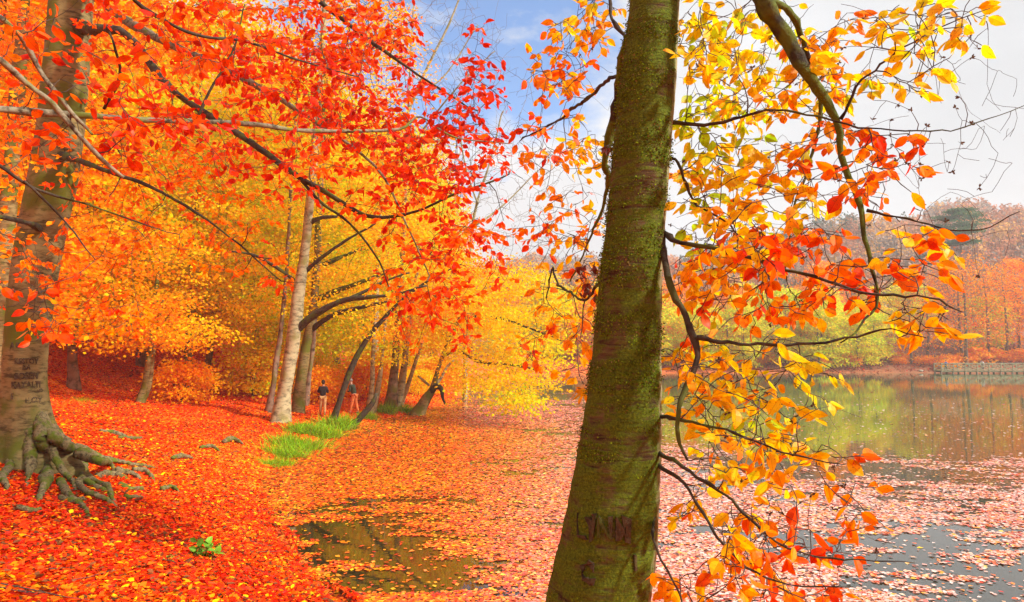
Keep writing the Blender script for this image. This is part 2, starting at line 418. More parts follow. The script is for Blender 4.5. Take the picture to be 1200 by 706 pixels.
def sprays(twigs, tvals, spacing, size, twiglet, per, spread=.10, start=.25, droop=.35, upbias=.6):
    """Leaves along twigs and their side shoots -> positions, axes, normals, sizes, tones, extra shoots."""
    P, A, Nn, S, T, shoots = [], [], [], [], [], []
    for (pts, rad), tv in zip(twigs, tvals):
        seg = np.linalg.norm(np.diff(pts, axis=0), axis=1); Lc = np.concatenate([[0], np.cumsum(seg)]); Lt = Lc[-1]
        if Lt < .03: continue
        tan, a, b = frames(pts)
        s0 = max(Lt * start, Lt - .9)
        ss = np.arange(s0, Lt, spacing) + rng.uniform(0, spacing * .6)
        sign = 1
        for s in np.minimum(ss, Lt):
            sign = -sign
            i = min(int(np.searchsorted(Lc, s)), len(pts) - 1)
            p = pts[i] if i == 0 else pts[i - 1] + (pts[i] - pts[i - 1]) * ((s - Lc[i - 1]) / max(seg[i - 1], 1e-6))
            sd = np.cross(tan[i], np.array([0, 0, 1.0])); nl = np.linalg.norm(sd); sd = sd / nl if nl > .2 else a[i]
            dv = unit(tan[i] * .6 + sign * sd * .9 + rng.normal(0, .35, 3) + np.array([0, 0, -droop * .5]))
            tl = twiglet * rng.uniform(.3, 1.2) * (1.1 - .5 * (s - s0) / max(Lt - s0, .01))
            e = p + dv * tl + np.array([0, 0, -droop * .25 * tl])
            mid = (p + e) / 2 + rng.normal(0, .08 * tl, 3)
            sh = np.array([p, mid, e]); shoots.append((sh, np.array([rad[i] * .5, .0018, .0012])))
            k = max(1, rng.poisson(per))
            for q in range(k):
                f = rng.uniform(.25, 1.0) if q else 1.0
                lp = p + (e - p) * f if f > .5 else p + (mid - p) * f * 2
                s2 = np.cross(dv, np.array([0, 0, 1.0])) * (1 if q % 2 else -1)
                P.append(lp); A.append(dv * .7 + s2 * (.8 if q else .1) + rng.normal(0, .3, 3) + np.array([0, 0, -droop]))
                Nn.append(rng.normal(0, 1, 3) * (1 - upbias) + np.array([0, -.15, 1.0]) * upbias)
                S.append(size * rng.uniform(.6, 1.25)); T.append(tv + rng.normal(0, .055))
    return np.array(P), np.array(A), np.array(Nn), np.array(S), np.array(T), shoots

def blob_targets(blobs):
    """(px, py, rx, ry, y0, y1, n, t0, t1): points in a picture-sized ellipse spread over a range of real distances."""
    out, tv = [], []
    for px, py, rx, ry, y0, y1, n, t0, t1 in blobs:
        for _ in range(n):
            r = math.sqrt(rng.random()); a = rng.random() * 2 * PI
            out.append(at(px + rx * r * math.cos(a), py + ry * r * math.sin(a), rng.uniform(y0, y1))); tv.append(rng.uniform(t0, t1))
    return np.array(out), np.array(tv)

def px_poly(pts, Y=None, k=1.0):
    """[(px, py, width_px, Y)] -> world points and radii."""
    P, R = [], []
    for q in pts:
        y = q[3] if len(q) > 3 else Y
        P.append(at(q[0], q[1], y)); R.append(k * q[2] / 2 * depth_of(q[0], q[1], y) / F)
    return np.array(P), np.array(R)

def put(root, *objs):
    """Parts were modelled in world space: make them children without moving them."""
    for o in objs:
        o.parent = root
        o.location = -Vector(root.location)

def nearest_t(twigs, tg, tv):
    ends = np.array([p[-1] for p, _ in twigs])
    out = []
    for e in ends:
        out.append(tv[int(np.argmin(((tg - e) ** 2).sum(1)))])
    return np.array(out)

# ================================================================== SETTING
def structure(o): o['kind'] = 'structure'; return o

u = np.linspace(-1, 1, 420)
gx = 34 * u + 640 * np.sign(u) * np.abs(u) ** 6 - 4 * (1 - u * u)
gy = 40 * u + 640 * np.sign(u) * np.abs(u) ** 6 + 20 * (1 - u * u)
X, Y = np.meshgrid(gx, gy)
Z = H(X, Y)
n = len(u); idx = np.arange(n * n).reshape(n, n)
q = np.stack([idx[:-1, :-1], idx[:-1, 1:], idx[1:, 1:], idx[1:, :-1]], -1).reshape(-1, 4)
structure(mesh_obj('ground', np.stack([X, Y, Z], -1).reshape(-1, 3), q.ravel(), np.full(len(q), 4), M['soil'], smooth_sh=True))
structure(mesh_obj('lake_water', np.array([(-30, -40, 0), (170, -40, 0), (170, 130, 0), (-30, 130, 0)]), [0, 1, 2, 3], [4], M['water']))

# leaf litter on the bank ---------------------------------------------------
def noise2(x, y, s, seed):
    r = np.random.default_rng(seed); v = np.zeros_like(x)
    for k in range(5):
        a = r.uniform(0, 2 * PI); f = s * 1.7 ** k; ph = r.uniform(0, 6, 2)
        v += np.sin(f * (x * np.cos(a) + y * np.sin(a)) + ph[0]) * np.sin(f * (-x * np.sin(a) + y * np.cos(a)) * 1.1 + ph[1]) / 1.35 ** k
    return v / 2.2

def scatter_litter():
    n = 340000
    y = 3.2 + 46 * rng.random(n) ** 1.75
    x = (-.82 + (.95) * rng.random(n)) * y + rng.normal(0, 1, n) - .5
    s = shore(x, y); k = (s > -.15)
    x, y, s = x[k], y[k], s[k]; n = len(x)
    z = H(x, y) + .012 + .025 * rng.random(n)
    z = z + .05 * rng.random(n) * np.exp(-((x + 7.9) ** 2 + (y - 10.6) ** 2) / 2.2)
    nrm = unit(np.stack([rng.normal(0, .42, n), rng.normal(0, .42, n), np.ones(n)], -1))
    a = rng.random(n) * 2 * PI
    ax = np.stack([np.cos(a), np.sin(a), rng.normal(0, .25, n)], -1)
    nz = noise2(x, y, .55, 3)
    path = np.exp(-((x + 7.8 - .15 * (y - 16)) / 2.3) ** 2) * smooth(9, 13, y)
    t = .345 + .09 * nz + .11 * path * smooth(12, 20, y) + rng.normal(0, .11, n)
    t = np.where(rng.random(n) < .06, rng.uniform(.55, .8, n), t); t = np.where(rng.random(n) < .12, rng.uniform(0, .2, n), t)
    size = rng.uniform(.04, .095, n) * (1 + .02 * np.clip(y - 8, 0, 40))
    col = tone(t); br = rng.random(n) < .12 + .16 * smooth(.1, .6, noise2(x, y, .9, 17)); col[br] = np.array([.16, .05, .014]) * rng.uniform(.5, 1.6, (br.sum(), 1))
    o = leaves('fallen_leaves', np.stack([x, y, z], -1), ax, nrm, size, col, MID, M['litter'], curl=.45)
    o['kind'] = 'stuff'; o['label'] = 'red and orange fallen leaves carpeting the sloping bank'
scatter_litter()

def scatter_far_litter():
    n = 40000
    x = rng.uniform(-4, 100, n); y = rng.uniform(98, 126, n)
    k = (shore(x, y) > -.2); x, y = x[k], y[k]; n = len(x)
    nz = noise2(x, y, .5, 13)
    col = tone(.30 + .14 * nz + rng.normal(0, .1, n)) * rng.uniform(.4, 1.0, (n, 1)); br = rng.random(n) < .45 - .2 * nz; col[br] = np.array([.16, .055, .02]) * rng.uniform(.4, 1.5, (br.sum(), 1))
    nr = unit(np.stack([rng.normal(0, .5, n), rng.normal(0, .5, n), np.ones(n)], -1)); a = rng.random(n) * 2 * PI
    o = leaves('far_bank_leaves', np.stack([x, y, H(x, y) + .03], -1), np.stack([np.cos(a), np.sin(a), rng.normal(0, .3, n)], -1), nr, rng.uniform(.15, .4, n), col, FAR, M['litter'], curl=.4)
    o['kind'] = 'stuff'; o['label'] = 'brown and red leaf litter along the far bank'
scatter_far_litter()

def scatter_twigs():
    tw = []
    while len(tw) < 90:
        y = 5 + 20 * rng.random() ** 1.3; x = (-.75 + .6 * rng.random()) * y
        if float(shore(np.array([x]), np.array([y]))[0]) < .3: continue
        a = rng.random() * PI; l = rng.uniform(.15, .7); k = np.linspace(-.5, .5, 6)
        px = x + k * l * math.cos(a) + rng.normal(0, .012, 6); py = y + k * l * math.sin(a) + rng.normal(0, .012, 6)
        tw.append((np.column_stack([px, py, H(px, py) + .045]), np.linspace(.006, .002, 6)))
    o = mesh_obj('fallen_twigs', *tubes(tw, 4), M['twig']); o['kind'] = 'stuff'; o['label'] = 'thin dead twigs lying among the fallen leaves'
scatter_twigs()

def scatter_floating():
    n = 900000
    y = 5 + 95 * rng.random(n) ** 1.9
    x = (-.5 + 1.32 * rng.random(n)) * (y + 1.5)
    s = shore(x, y); k = s < -.02
    x, y, s = x[k], y[k], s[k]
    nz = noise2(x * .8, y * 1.1, .55, 8); nf = noise2(x * .55, y * 2.0, 2.0, 21)
    az = x / y
    dens = .78 - .20 * smooth(-.1, .4, az) - .25 * smooth(13, 24, y) * smooth(.1, .4, az) - .66 * smooth(18, 30, y) * smooth(.0, .32, az) - .55 * smooth(34, 55, y) * (1 - smooth(.0, .3, az)) - .25 * smooth(55, 80, y)
    inlet = np.exp(-((x + 2.2 + .35 * (y - 11.5)) / 2.0) ** 2 - ((y - 11.6) / 2.6) ** 2) * .62
    near = .10 * smooth(16, 9, y) * smooth(-.3, .2, az)
    v = dens - inlet - near + .40 * nz + .30 * nf + .20 * noise2(x * 1.6, y * 3.0, 2.6, 77)
    p = smooth(.36, .58, v)
    keep = rng.random(len(x)) < (.02 * smooth(60, 30, y) + .98 * p)
    x, y, s = x[keep], y[keep], s[keep]; n = len(x)
    z = np.full(n, .006) + .012 * rng.random(n)
    nrm = unit(np.stack([rng.normal(0, .10, n), rng.normal(0, .10, n), np.ones(n)], -1))
    a = rng.random(n) * 2 * PI
    ax = np.stack([np.cos(a), np.sin(a), rng.normal(0, .05, n)], -1)
    t = .47 + .05 * noise2(x, y, .4, 5) + rng.normal(0, .12, n)
    t = np.where(rng.random(n) < .12, rng.uniform(.1, .28, n), t)
    col = tone(t)
    pale = np.array([.86, .62, .55])  # sky sheen of the wet leaves put into their colour, stronger towards the right
    f = (.03 + .85 * smooth(-.12, .35, x / y)) * rng.uniform(.1, 1.3, n)
    f = np.clip(np.where(rng.random(n) < .16, 0, f), 0, 1)
    col = col * (1 - f[:, None]) + pale * f[:, None]
    dk = rng.random(n) < .10; col[dk] = np.array([.20, .045, .02]) * rng.uniform(.5, 1.5, (dk.sum(), 1))
    size = rng.uniform(.04, .115, n) * (1 + .025 * np.clip(y - 10, 0, 40))
    o = leaves('floating_leaves', np.stack([x, y, z], -1), ax, nrm, size, col, FAR, M['float'], curl=.06)
    o['kind'] = 'stuff'; o['label'] = 'fallen leaves drifting in sheets on the lake surface'
    print('floating', n)
scatter_floating()

# ================================================================== FOREGROUND MOSSY BEECH
def radial_trunk(name, pts, rad, sides, mat, root, amp=.02, zf=9., flare=None, fine=.006, jitter=.004):
    t, a, b = frames(pts)
    n = len(pts); ang = np.arange(sides) * 2 * PI / sides
    zz = np.arange(n)[:, None] * np.mean(np.linalg.norm(np.diff(pts, axis=0), axis=1)); A = ang[None]
    bump = amp * (np.sin(2 * A + zz * 1.3 + 1) * .6 + np.sin(3 * A - zz * 2.1) * .5 + np.sin(5 * A + zz * zf * .4 + 2 * np.sin(zz * 2)) * .25)
    bump = bump + fine * (np.sin(zz * zf * 3 + 2.5 * np.sin(A * 2 + zz)) + .7 * np.sin(zz * zf * 5.3 + 3 * np.sin(A * 3 - zz * 1.7)))
    rr = rad[:, None] * (1 + bump)
    rr = rr * (1 + jitter * rng.normal(0, 1, rr.shape))
    if flare is not None: rr = rr * flare(zz, A)
    ring = pts[:, None] + rr[..., None] * (a[:, None] * np.cos(A)[..., None] + b[:, None] * np.sin(A)[..., None])
    i = np.arange(n - 1)[:, None] * sides; j = np.arange(sides)[None]; j2 = (j + 1) % sides
    qd = np.stack([i + j, i + j2, i + sides + j2, i + sides + j], -1).reshape(-1, 4)
    return mesh_obj(name, ring.reshape(-1, 3), qd.ravel(), np.full(len(qd), 4), mat, None, smooth_sh=True)

def carve(words, trunk_pts, trunk_r, size_px, mat, root, name='carving', bold=.012, lift=.004, rough=.05, wide=.72):
    """Letters cut into bark: each word's glyph outlines wrapped round the trunk where it stands."""
    out = []
    for text, px, py, hpx, Yc in words:
        cu = bpy.data.curves.new('carving', 'FONT'); cu.body = text; cu.align_x = 'CENTER'; cu.offset = bold; cu.extrude = .0; cu.resolution_u = 3
        ob = bpy.data.objects.new('carving', cu); C.objects.link(ob)
        bpy.context.view_layer.update()
        me = bpy.data.meshes.new_from_object(ob.evaluated_get(bpy.context.evaluated_depsgraph_get()))
        bpy.data.objects.remove(ob); bpy.data.curves.remove(cu)
        co = np.empty(len(me.vertices) * 3); me.vertices.foreach_get('co', co); co = co.reshape(-1, 3)
        sc = hpx * depth_of(px, py, Yc) / F / .7
        P0 = at(px, py, Yc)
        co[:, 0] *= wide; co[:, :2] += rng.normal(0, rough * .55, (len(co), 2))
        new = np.zeros_like(co)
        for i, (cx, cy, _) in enumerate(co):
            zz = P0[2] + (cy - .35) * sc * (1 + rough * math.sin(cx * 9)) + rough * .6 * sc * math.sin(cx * 4 + 1)
            k = int(np.argmin(np.abs(trunk_pts[:, 2] - zz))); c = trunk_pts[k]; r = trunk_r[k]
            # angle round the axis measured from the side that faces the path
            lat = math.hypot(c[0], c[1]) * math.tan(math.atan2(P0[0], P0[1]) - math.atan2(c[0], c[1]))
            th0 = math.atan2(-c[0], c[1]) + math.asin(max(-.9, min(.9, lat / r)))
            th = th0 + cx * sc / r
            new[i] = (c[0] + (r + lift) * math.sin(th + 0), c[1] - (r + lift) * math.cos(th), zz)
        loops = np.empty(len(me.loops), np.int32); me.loops.foreach_get('vertex_index', loops)
        tot = np.empty(len(me.polygons), np.int32); me.polygons.foreach_get('loop_total', tot)
        bpy.data.meshes.remove(me)
        o = mesh_obj(name, new, loops, tot, mat)
        sd = o.modifiers.new('depth', 'SOLIDIFY'); sd.thickness = .012; sd.offset = 0
        o.parent = root; out.append(o)
    return out

def moss_fuzz(tp, tr, root, n=150000, limb=False):
    k = rng.integers(0, len(tp) if limb else int(len(tp) * .62), n); A = rng.random(n) * 2 * PI
    t, a, b = frames(tp)
    out = a[k] * np.cos(A)[:, None] + b[k] * np.sin(A)[:, None]
    P = tp[k] + out * (tr[k] * 1.0)[:, None] + rng.normal(0, .004 if limb else .006, (n, 3))
    g = .5 * noise2(A * tr[k] * 5 + 3, P[:, 2] * 9, 1.3, 41) + .6 * noise2(A * tr[k] * 4, P[:, 2] * 30, 1.1, 42) - .9 * np.clip(out[:, 0] - .75, 0, 1) * 3 + .5 * smooth(2.75, 3.25, P[:, 2]) - .32 - .9 * smooth(.19, .10, np.abs(P[:, 2] - 2.70)) * (out[:, 1] < -.1)
    if limb: g = .5 * noise2(P[:, 0] * 9 + 1, P[:, 2] * 9, 1.6, 61) + .35 * out[:, 2] - .05
    g = g + .45 * noise2(A * tr[k] * 2.2 + 1, P[:, 2] * 2.6, 1.2, 43); keep = rng.random(n) < smooth(-.05, .32, g); P, out = P[keep], out[keep]; n = len(P)
    col = np.where((rng.random(n) < .25)[:, None], np.array([.12, .075, .022]), np.array([.10, .145, .005])) * rng.uniform(.35, 2.0, (n, 1))
    ax = out * .55 + np.array([0, 0, -.35]) + rng.normal(0, .5, (n, 3))
    o = leaves('moss', P - out * .002, ax, out + rng.normal(0, .4, (n, 3)), rng.uniform(.003, .007, n) if limb else rng.uniform(.005, .011, n), col, FAR, M['moss_leaf']); o['kind'] = 'stuff'
    o.parent = root

def kk_heavy(t): return t[0][2] > 14

def foreground_beech():
    Yt = 2.6
    trace = [(700, 706, 118), (712, 640, 112), (722, 560, 100), (730, 480, 88), (735, 400, 78), (739, 330, 73), (745, 260, 68), (752, 180, 67),
             (759, 100, 66), (766, 20, 58), (772, -60, 55), (780, -180, 50), (792, -330, 42), (806, -500, 33), (820, -720, 22), (830, -1000, 12)]
    P, R = px_poly([(a, b, c, Yt) for a, b, c in trace])
    base = np.array([P[0][0] - .24, Yt + .02, h1(P[0][0] - .24, Yt) - .15])
    mid = base * .45 + P[0] * .55
    P = np.vstack([[base], [base + np.array([.03, 0, .35])], [mid], P]); R = np.concatenate([[.42, .27, .20], R])
    root = thing('mossy_beech_tree', 'green mossy beech trunk leaning in the foreground, yellow and orange leaves hanging beside it', 'tree', tuple(base))
    tp, tr = resample(P, R, .016)
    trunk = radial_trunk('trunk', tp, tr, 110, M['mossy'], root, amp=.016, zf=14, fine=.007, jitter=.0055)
    put(root, trunk)
    moss_fuzz(tp, tr, trunk)
    sk = Skel(); sk.add_nodes(tp[::6], tr[::6])
    limbs = {
        'a': [(774, 262, 12, 2.6), (783, 310, 12, 2.5), (800, 352, 11, 2.42), (817, 393, 11, 2.36), (813, 430, 10, 2.33), (800, 466, 9, 2.3), (797, 508, 7, 2.28), (806, 540, 4, 2.25)],
        'b': [(776, 272, 9, 2.58), (800, 283, 8, 2.5), (850, 293, 7, 2.4), (905, 303, 6, 2.3), (960, 322, 5.5, 2.2), (1010, 340, 5, 2.1), (1062, 345, 4, 2.05), (1100, 353, 3.5, 2.0), (1128, 366, 2, 2.0)],
        'c': [(817, 396, 8, 2.36), (868, 406, 6, 2.3), (935, 406, 5, 2.25), (990, 402, 4.5, 2.2), (1040, 388, 2.5, 2.15), (1085, 396, 1.5, 2.1)],
        'd': [(778, -150, 40, 2.6), (800, -175, 36, 2.55), (840, -130, 30, 2.5), (865, -60, 24, 2.45), (888, -5, 21, 2.4), (925, 50, 19, 2.4), (950, 93, 17, 2.4), (983, 138, 13, 2.4), (996, 190, 9, 2.38),
              (1014, 240, 7, 2.35), (1017, 290, 6, 2.3), (1026, 330, 5, 2.3), (1027, 362, 4.5, 2.28), (1008, 384, 3.5, 2.25), (985, 402, 2, 2.22)],
        'e': [(888, -5, 12, 2.4), (930, 20, 11, 2.6), (948, 70, 9, 2.7), (960, 125, 7, 2.75), (945, 190, 5, 2.8), (925, 260, 3, 2.85), (922, 330, 2, 2.85)],
        'f': [(772, 487, 7, 2.55), (800, 492, 5.5, 2.4), (850, 506, 4.5, 2.25), (905, 525, 3.5, 2.15), (955, 538, 2.5, 2.1), (990, 545, 1.5, 2.05)],
        'g': [(768, 530, 9, 2.55), (795, 545, 6.5, 2.4), (830, 572, 5.5, 2.25), (868, 607, 4.5, 2.15), (905, 640, 3.8, 2.05), (960, 660, 3, 2.0), (1010, 664, 2.4, 1.95), (1072, 660, 1.2, 1.9)],
        'h': [(768, 540, 8, 2.55), (795, 562, 5.5, 2.4), (818, 595, 5, 2.3), (842, 635, 4.5, 2.2), (880, 672, 4, 2.1), (930, 690, 3, 2.05), (1000, 688, 1.8, 2.0)],
        'i': [(766, 600, 5, 2.55), (767, 630, 4.5, 2.4), (777, 655, 4.5, 2.35), (788, 676, 4, 2.3), (798, 700, 3, 2.3), (812, 730, 2, 2.3)],
        'j': [(752, 15, 16, 2.66), (735, 50, 14, 2.8), (724, 95, 13, 2.9), (722, 140, 12, 3.0), (714, 185, 9, 3.1), (718, 215, 6, 3.2), (705, 255, 4, 3.3), (690, 285, 3, 3.4), (668, 330, 2, 3.5)],
        'k': [(726, 88, 7, 2.9), (700, 106, 6, 3.2), (672, 128, 5, 3.5), (640, 150, 3, 3.8), (610, 165, 2, 4.0)],
        'l': [(772, 143, 9, 2.6), (796, 142, 8, 2.56), (825, 142, 6, 2.5), (860, 137, 5, 2.4), (910, 128, 4, 2.3), (980, 143, 3.2, 2.2), (1060, 154, 2.6, 2.1), (1130, 150, 2, 2.05), (1200, 124, 1.2, 2.0)],
        'm': [(1016, 247, 5, 2.34), (1060, 256, 3.2, 2.25), (1110, 272, 2.8, 2.2), (1160, 266, 2, 2.15), (1195, 248, 1.2, 2.1)],
        'n': [(722, 145, 7, 3.0), (735, 60, 6, 3.0), (715, 10, 6, 3.1), (712, -40, 5, 3.2), (690, -70, 4, 3.3)],
        'o': [(985, 140, 6, 2.4), (1010, 95, 4, 2.35), (1050, 60, 3, 2.3), (1100, 30, 2.4, 2.25), (1160, 10, 1.2, 2.2)],
        'p': [(706, 330, 6, 2.66), (690, 352, 4, 3.0), (672, 345, 4, 3.3), (655, 338, 4, 3.5), (648, 315, 3, 3.6), (640, 350, 2, 3.7)],
        'q': [(770, 186, 7, 2.6), (790, 190, 6, 2.6), (800, 205, 5, 2.6), (812, 240, 4, 2.65), (850, 262, 3, 2.7), (890, 300, 2, 2.75)],
    }
    for k, tr_ in limbs.items():
        p, r = px_poly(tr_, k=.80 if kk_heavy(tr_) else .68); p, r = resample(p, r, .035)
        wob = np.cumsum(rng.normal(0, .0034, (len(p), 3)), axis=0); uu = np.linspace(0, 1, len(p))[:, None]; wob -= wob[0] + (wob[-1] - wob[0]) * uu
        p = p + wob; p[1:-1] += rng.normal(0, .0011, (len(p) - 2, 3))
        r = r * (1 + .22 * (rng.random(len(r)) - .5)); kn = rng.random(len(r)) < .08; r[kn] *= 1.3
        v = tubes([(p, r)], 12, .12)
        lm = mesh_obj('limb', *v, M['mosslimb'] if k in 'dej' else M['dark'], None, smooth_sh=True); put(root, lm)
        if k in 'dj': big = r > (.019 if k == 'd' else .012); moss_fuzz(p[big], r[big], lm, 12000, True)
        sk.add_nodes(p, r)
    blobs = [(838, 45, 48, 55, 2.2, 3.4, 15, .55, .8), (835, 140, 40, 45, 2.5, 3.2, 8, .70, .92), (880, 30, 60, 40, 2.4, 3.4, 9, .55, .8),
             (930, 110, 80, 70, 2.3, 3.2, 17, .42, .72), (985, 60, 60, 60, 2.4, 3.2, 9, .4, .62), (1080, 40, 70, 40, 2.0, 2.6, 8, .55, .75), (1065, 80, 40, 30, 2.1, 2.5, 3, .55, .8), (1130, 20, 50, 25, 2.0, 2.6, 4, .5, .75),
             (890, 215, 85, 55, 2.2, 3.2, 19, .45, .78), (820, 230, 30, 60, 2.5, 3.2, 8, .5, .9), (985, 185, 55, 50, 2.2, 3.0, 9, .36, .6), (850, 180, 40, 30, 2.4, 3, 5, .6, .92),
             (930, 285, 85, 35, 2.1, 3.0, 15, .30, .5), (1000, 330, 75, 30, 2.0, 2.6, 12, .28, .58), (860, 310, 60, 45, 2.2, 3.2, 12, .4, .72), (900, 350, 70, 30, 2.2, 3.0, 10, .33, .6),
             (1085, 365, 38, 16, 1.95, 2.3, 7, .4, .75), (940, 530, 50, 25, 2.05, 2.6, 3, .48, .75), (1075, 290, 50, 30, 2.1, 2.5, 4, .35, .8), (1030, 190, 50, 60, 2.1, 2.8, 5, .3, .5), (820, 340, 35, 60, 2.4, 3.2, 8, .35, .7),
             (880, 435, 75, 50, 2.1, 3.0, 13, .48, .78), (815, 440, 30, 60, 2.4, 3.2, 6, .4, .7), (935, 455, 40, 40, 2.1, 2.8, 4, .5, .75), (855, 520, 60, 45, 2.0, 2.9, 8, .45, .78),
             (845, 580, 60, 40, 2.0, 2.8, 7, .4, .68), (890, 645, 65, 45, 1.9, 2.6, 12, .32, .66), (800, 690, 40, 18, 2.1, 2.8, 4, .4, .68), (930, 690, 60, 18, 1.9, 2.5, 7, .3, .55), (960, 640, 40, 25, 1.9, 2.3, 3, .26, .4), (940, 560, 40, 30, 2.0, 2.6, 3, .42, .7),
             (655, 75, 45, 45, 3.2, 4.4, 15, .36, .62), (690, 25, 35, 30, 3.0, 4.2, 9, .4, .75), (630, 165, 30, 45, 3.6, 4.6, 9, .3, .6), (672, 175, 40, 40, 3.2, 4.2, 9, .38, .7), (675, 255, 35, 40, 3.2, 4.2, 7, .35, .85), (640, 255, 30, 40, 3.8, 4.6, 5, .3, .6),
             (665, 330, 40, 50, 3.2, 4.4, 7, .3, .7), (680, 420, 16, 45, 2.8, 3.6, 3, .42, .55), (640, 400, 40, 40, 3.8, 4.6, 4, .35, .6), (830, 400, 50, 60, 2.6, 3.4, 7, .5, .8), (870, 490, 60, 45, 2.4, 3.2, 5, .48, .8), (1000, 610, 50, 40, 1.95, 2.4, 2, .3, .5), (1010, 560, 40, 25, 2, 2.4, 1, .3, .5), (1045, 210, 60, 60, 2.1, 2.6, 4, .3, .6), (870, 250, 70, 60, 3.2, 4.2, 10, .5, .85), (880, 90, 70, 70, 3.2, 4.4, 12, .5, .85)]
    tg, tv = blob_targets([(a, b, c, d, e, f, int(n_ * 2.5), t0 + .07 + .09 * (t0 > .37), t1 + .07 + .09 * (t0 > .37)) for a, b, c, d, e, f, n_, t0, t1 in blobs])
    new = sk.grow(tg, rtip=.0016, slope=.009, step=.05, jit=.10, up=.05, rmax=.012)
    tvn = nearest_t(new, tg, tv)
    P, A, Nn, S, T, shoots = sprays(new, tvn, .056, .060, .10, 2.2, start=.3, droop=.45, upbias=.2)
    # shrivelled brown leaves still hanging left of the trunk
    bt, _ = blob_targets([(694, 300, 16, 45, 2.9, 3.3, 8, 0, 0), (712, 165, 8, 30, 2.9, 3.1, 2, 0, 0)])
    bn = sk.grow(bt, rtip=.0013, slope=.007, step=.05, jit=.1, rmax=.008)
    P2, A2, N2, S2, T2, sh2 = sprays(bn, np.full(len(bn), .06), .03, .036, .05, 2.2, start=.2, droop=1.0, upbias=.1)
    # bare twigs without leaves, reaching past the foliage
    bare, _ = blob_targets([(1000, 120, 190, 120, 2.0, 3.2, 70, 0, 0), (1060, 260, 130, 110, 2.0, 2.8, 45, 0, 0), (1110, 140, 95, 95, 1.95, 2.6, 60, 0, 0), (900, 500, 110, 130, 1.9, 2.8, 45, 0, 0), (680, 200, 60, 180, 3, 4.4, 45, 0, 0), (960, 620, 100, 60, 1.9, 2.5, 18, 0, 0), (860, 250, 90, 250, 2.4, 4, 60, 0, 0)])
    bw = sk.grow(bare, rtip=.0008, slope=.006, step=.04, jit=.10, up=.0, rmax=.006)
    v = tubes(new + shoots + bn + sh2 + bw, 4)
    tw = mesh_obj('twigs', *v, M['twig'], None, smooth_sh=True); put(root, tw)
    put(root, leaves('crown', P, A, Nn, S, T, NEAR, M['near_leaf'], curl=.28))
    put(root, leaves('withered_leaves', P2, A2, N2, S2, np.array([.17, .03, .015]) * rng.uniform(.6, 1.6, (len(T2), 1)), NEAR, M['leaf'], curl=.6))
    tips = np.array([p[-1] for p, _ in bw[:230:2]]); hq = np.repeat(tips, 5, axis=0); hd = rand_dir(len(hq))
    put(root, leaves('beechnut_husks', hq, hd, rand_dir(len(hq)), .013, np.tile([.10, .05, .025], (len(hq), 1)), MID, M['leaf'], curl=.3))
    print('mossy leaves', len(P))
    carve([('LYNM', 706, 606, 25, Yt), ('C', 690, 655, 20, Yt), ('I', 742, 645, 18, Yt)], tp, tr, 0, M['scar'], trunk, bold=.03, lift=.003, rough=.09, wide=.66)
foreground_beech()

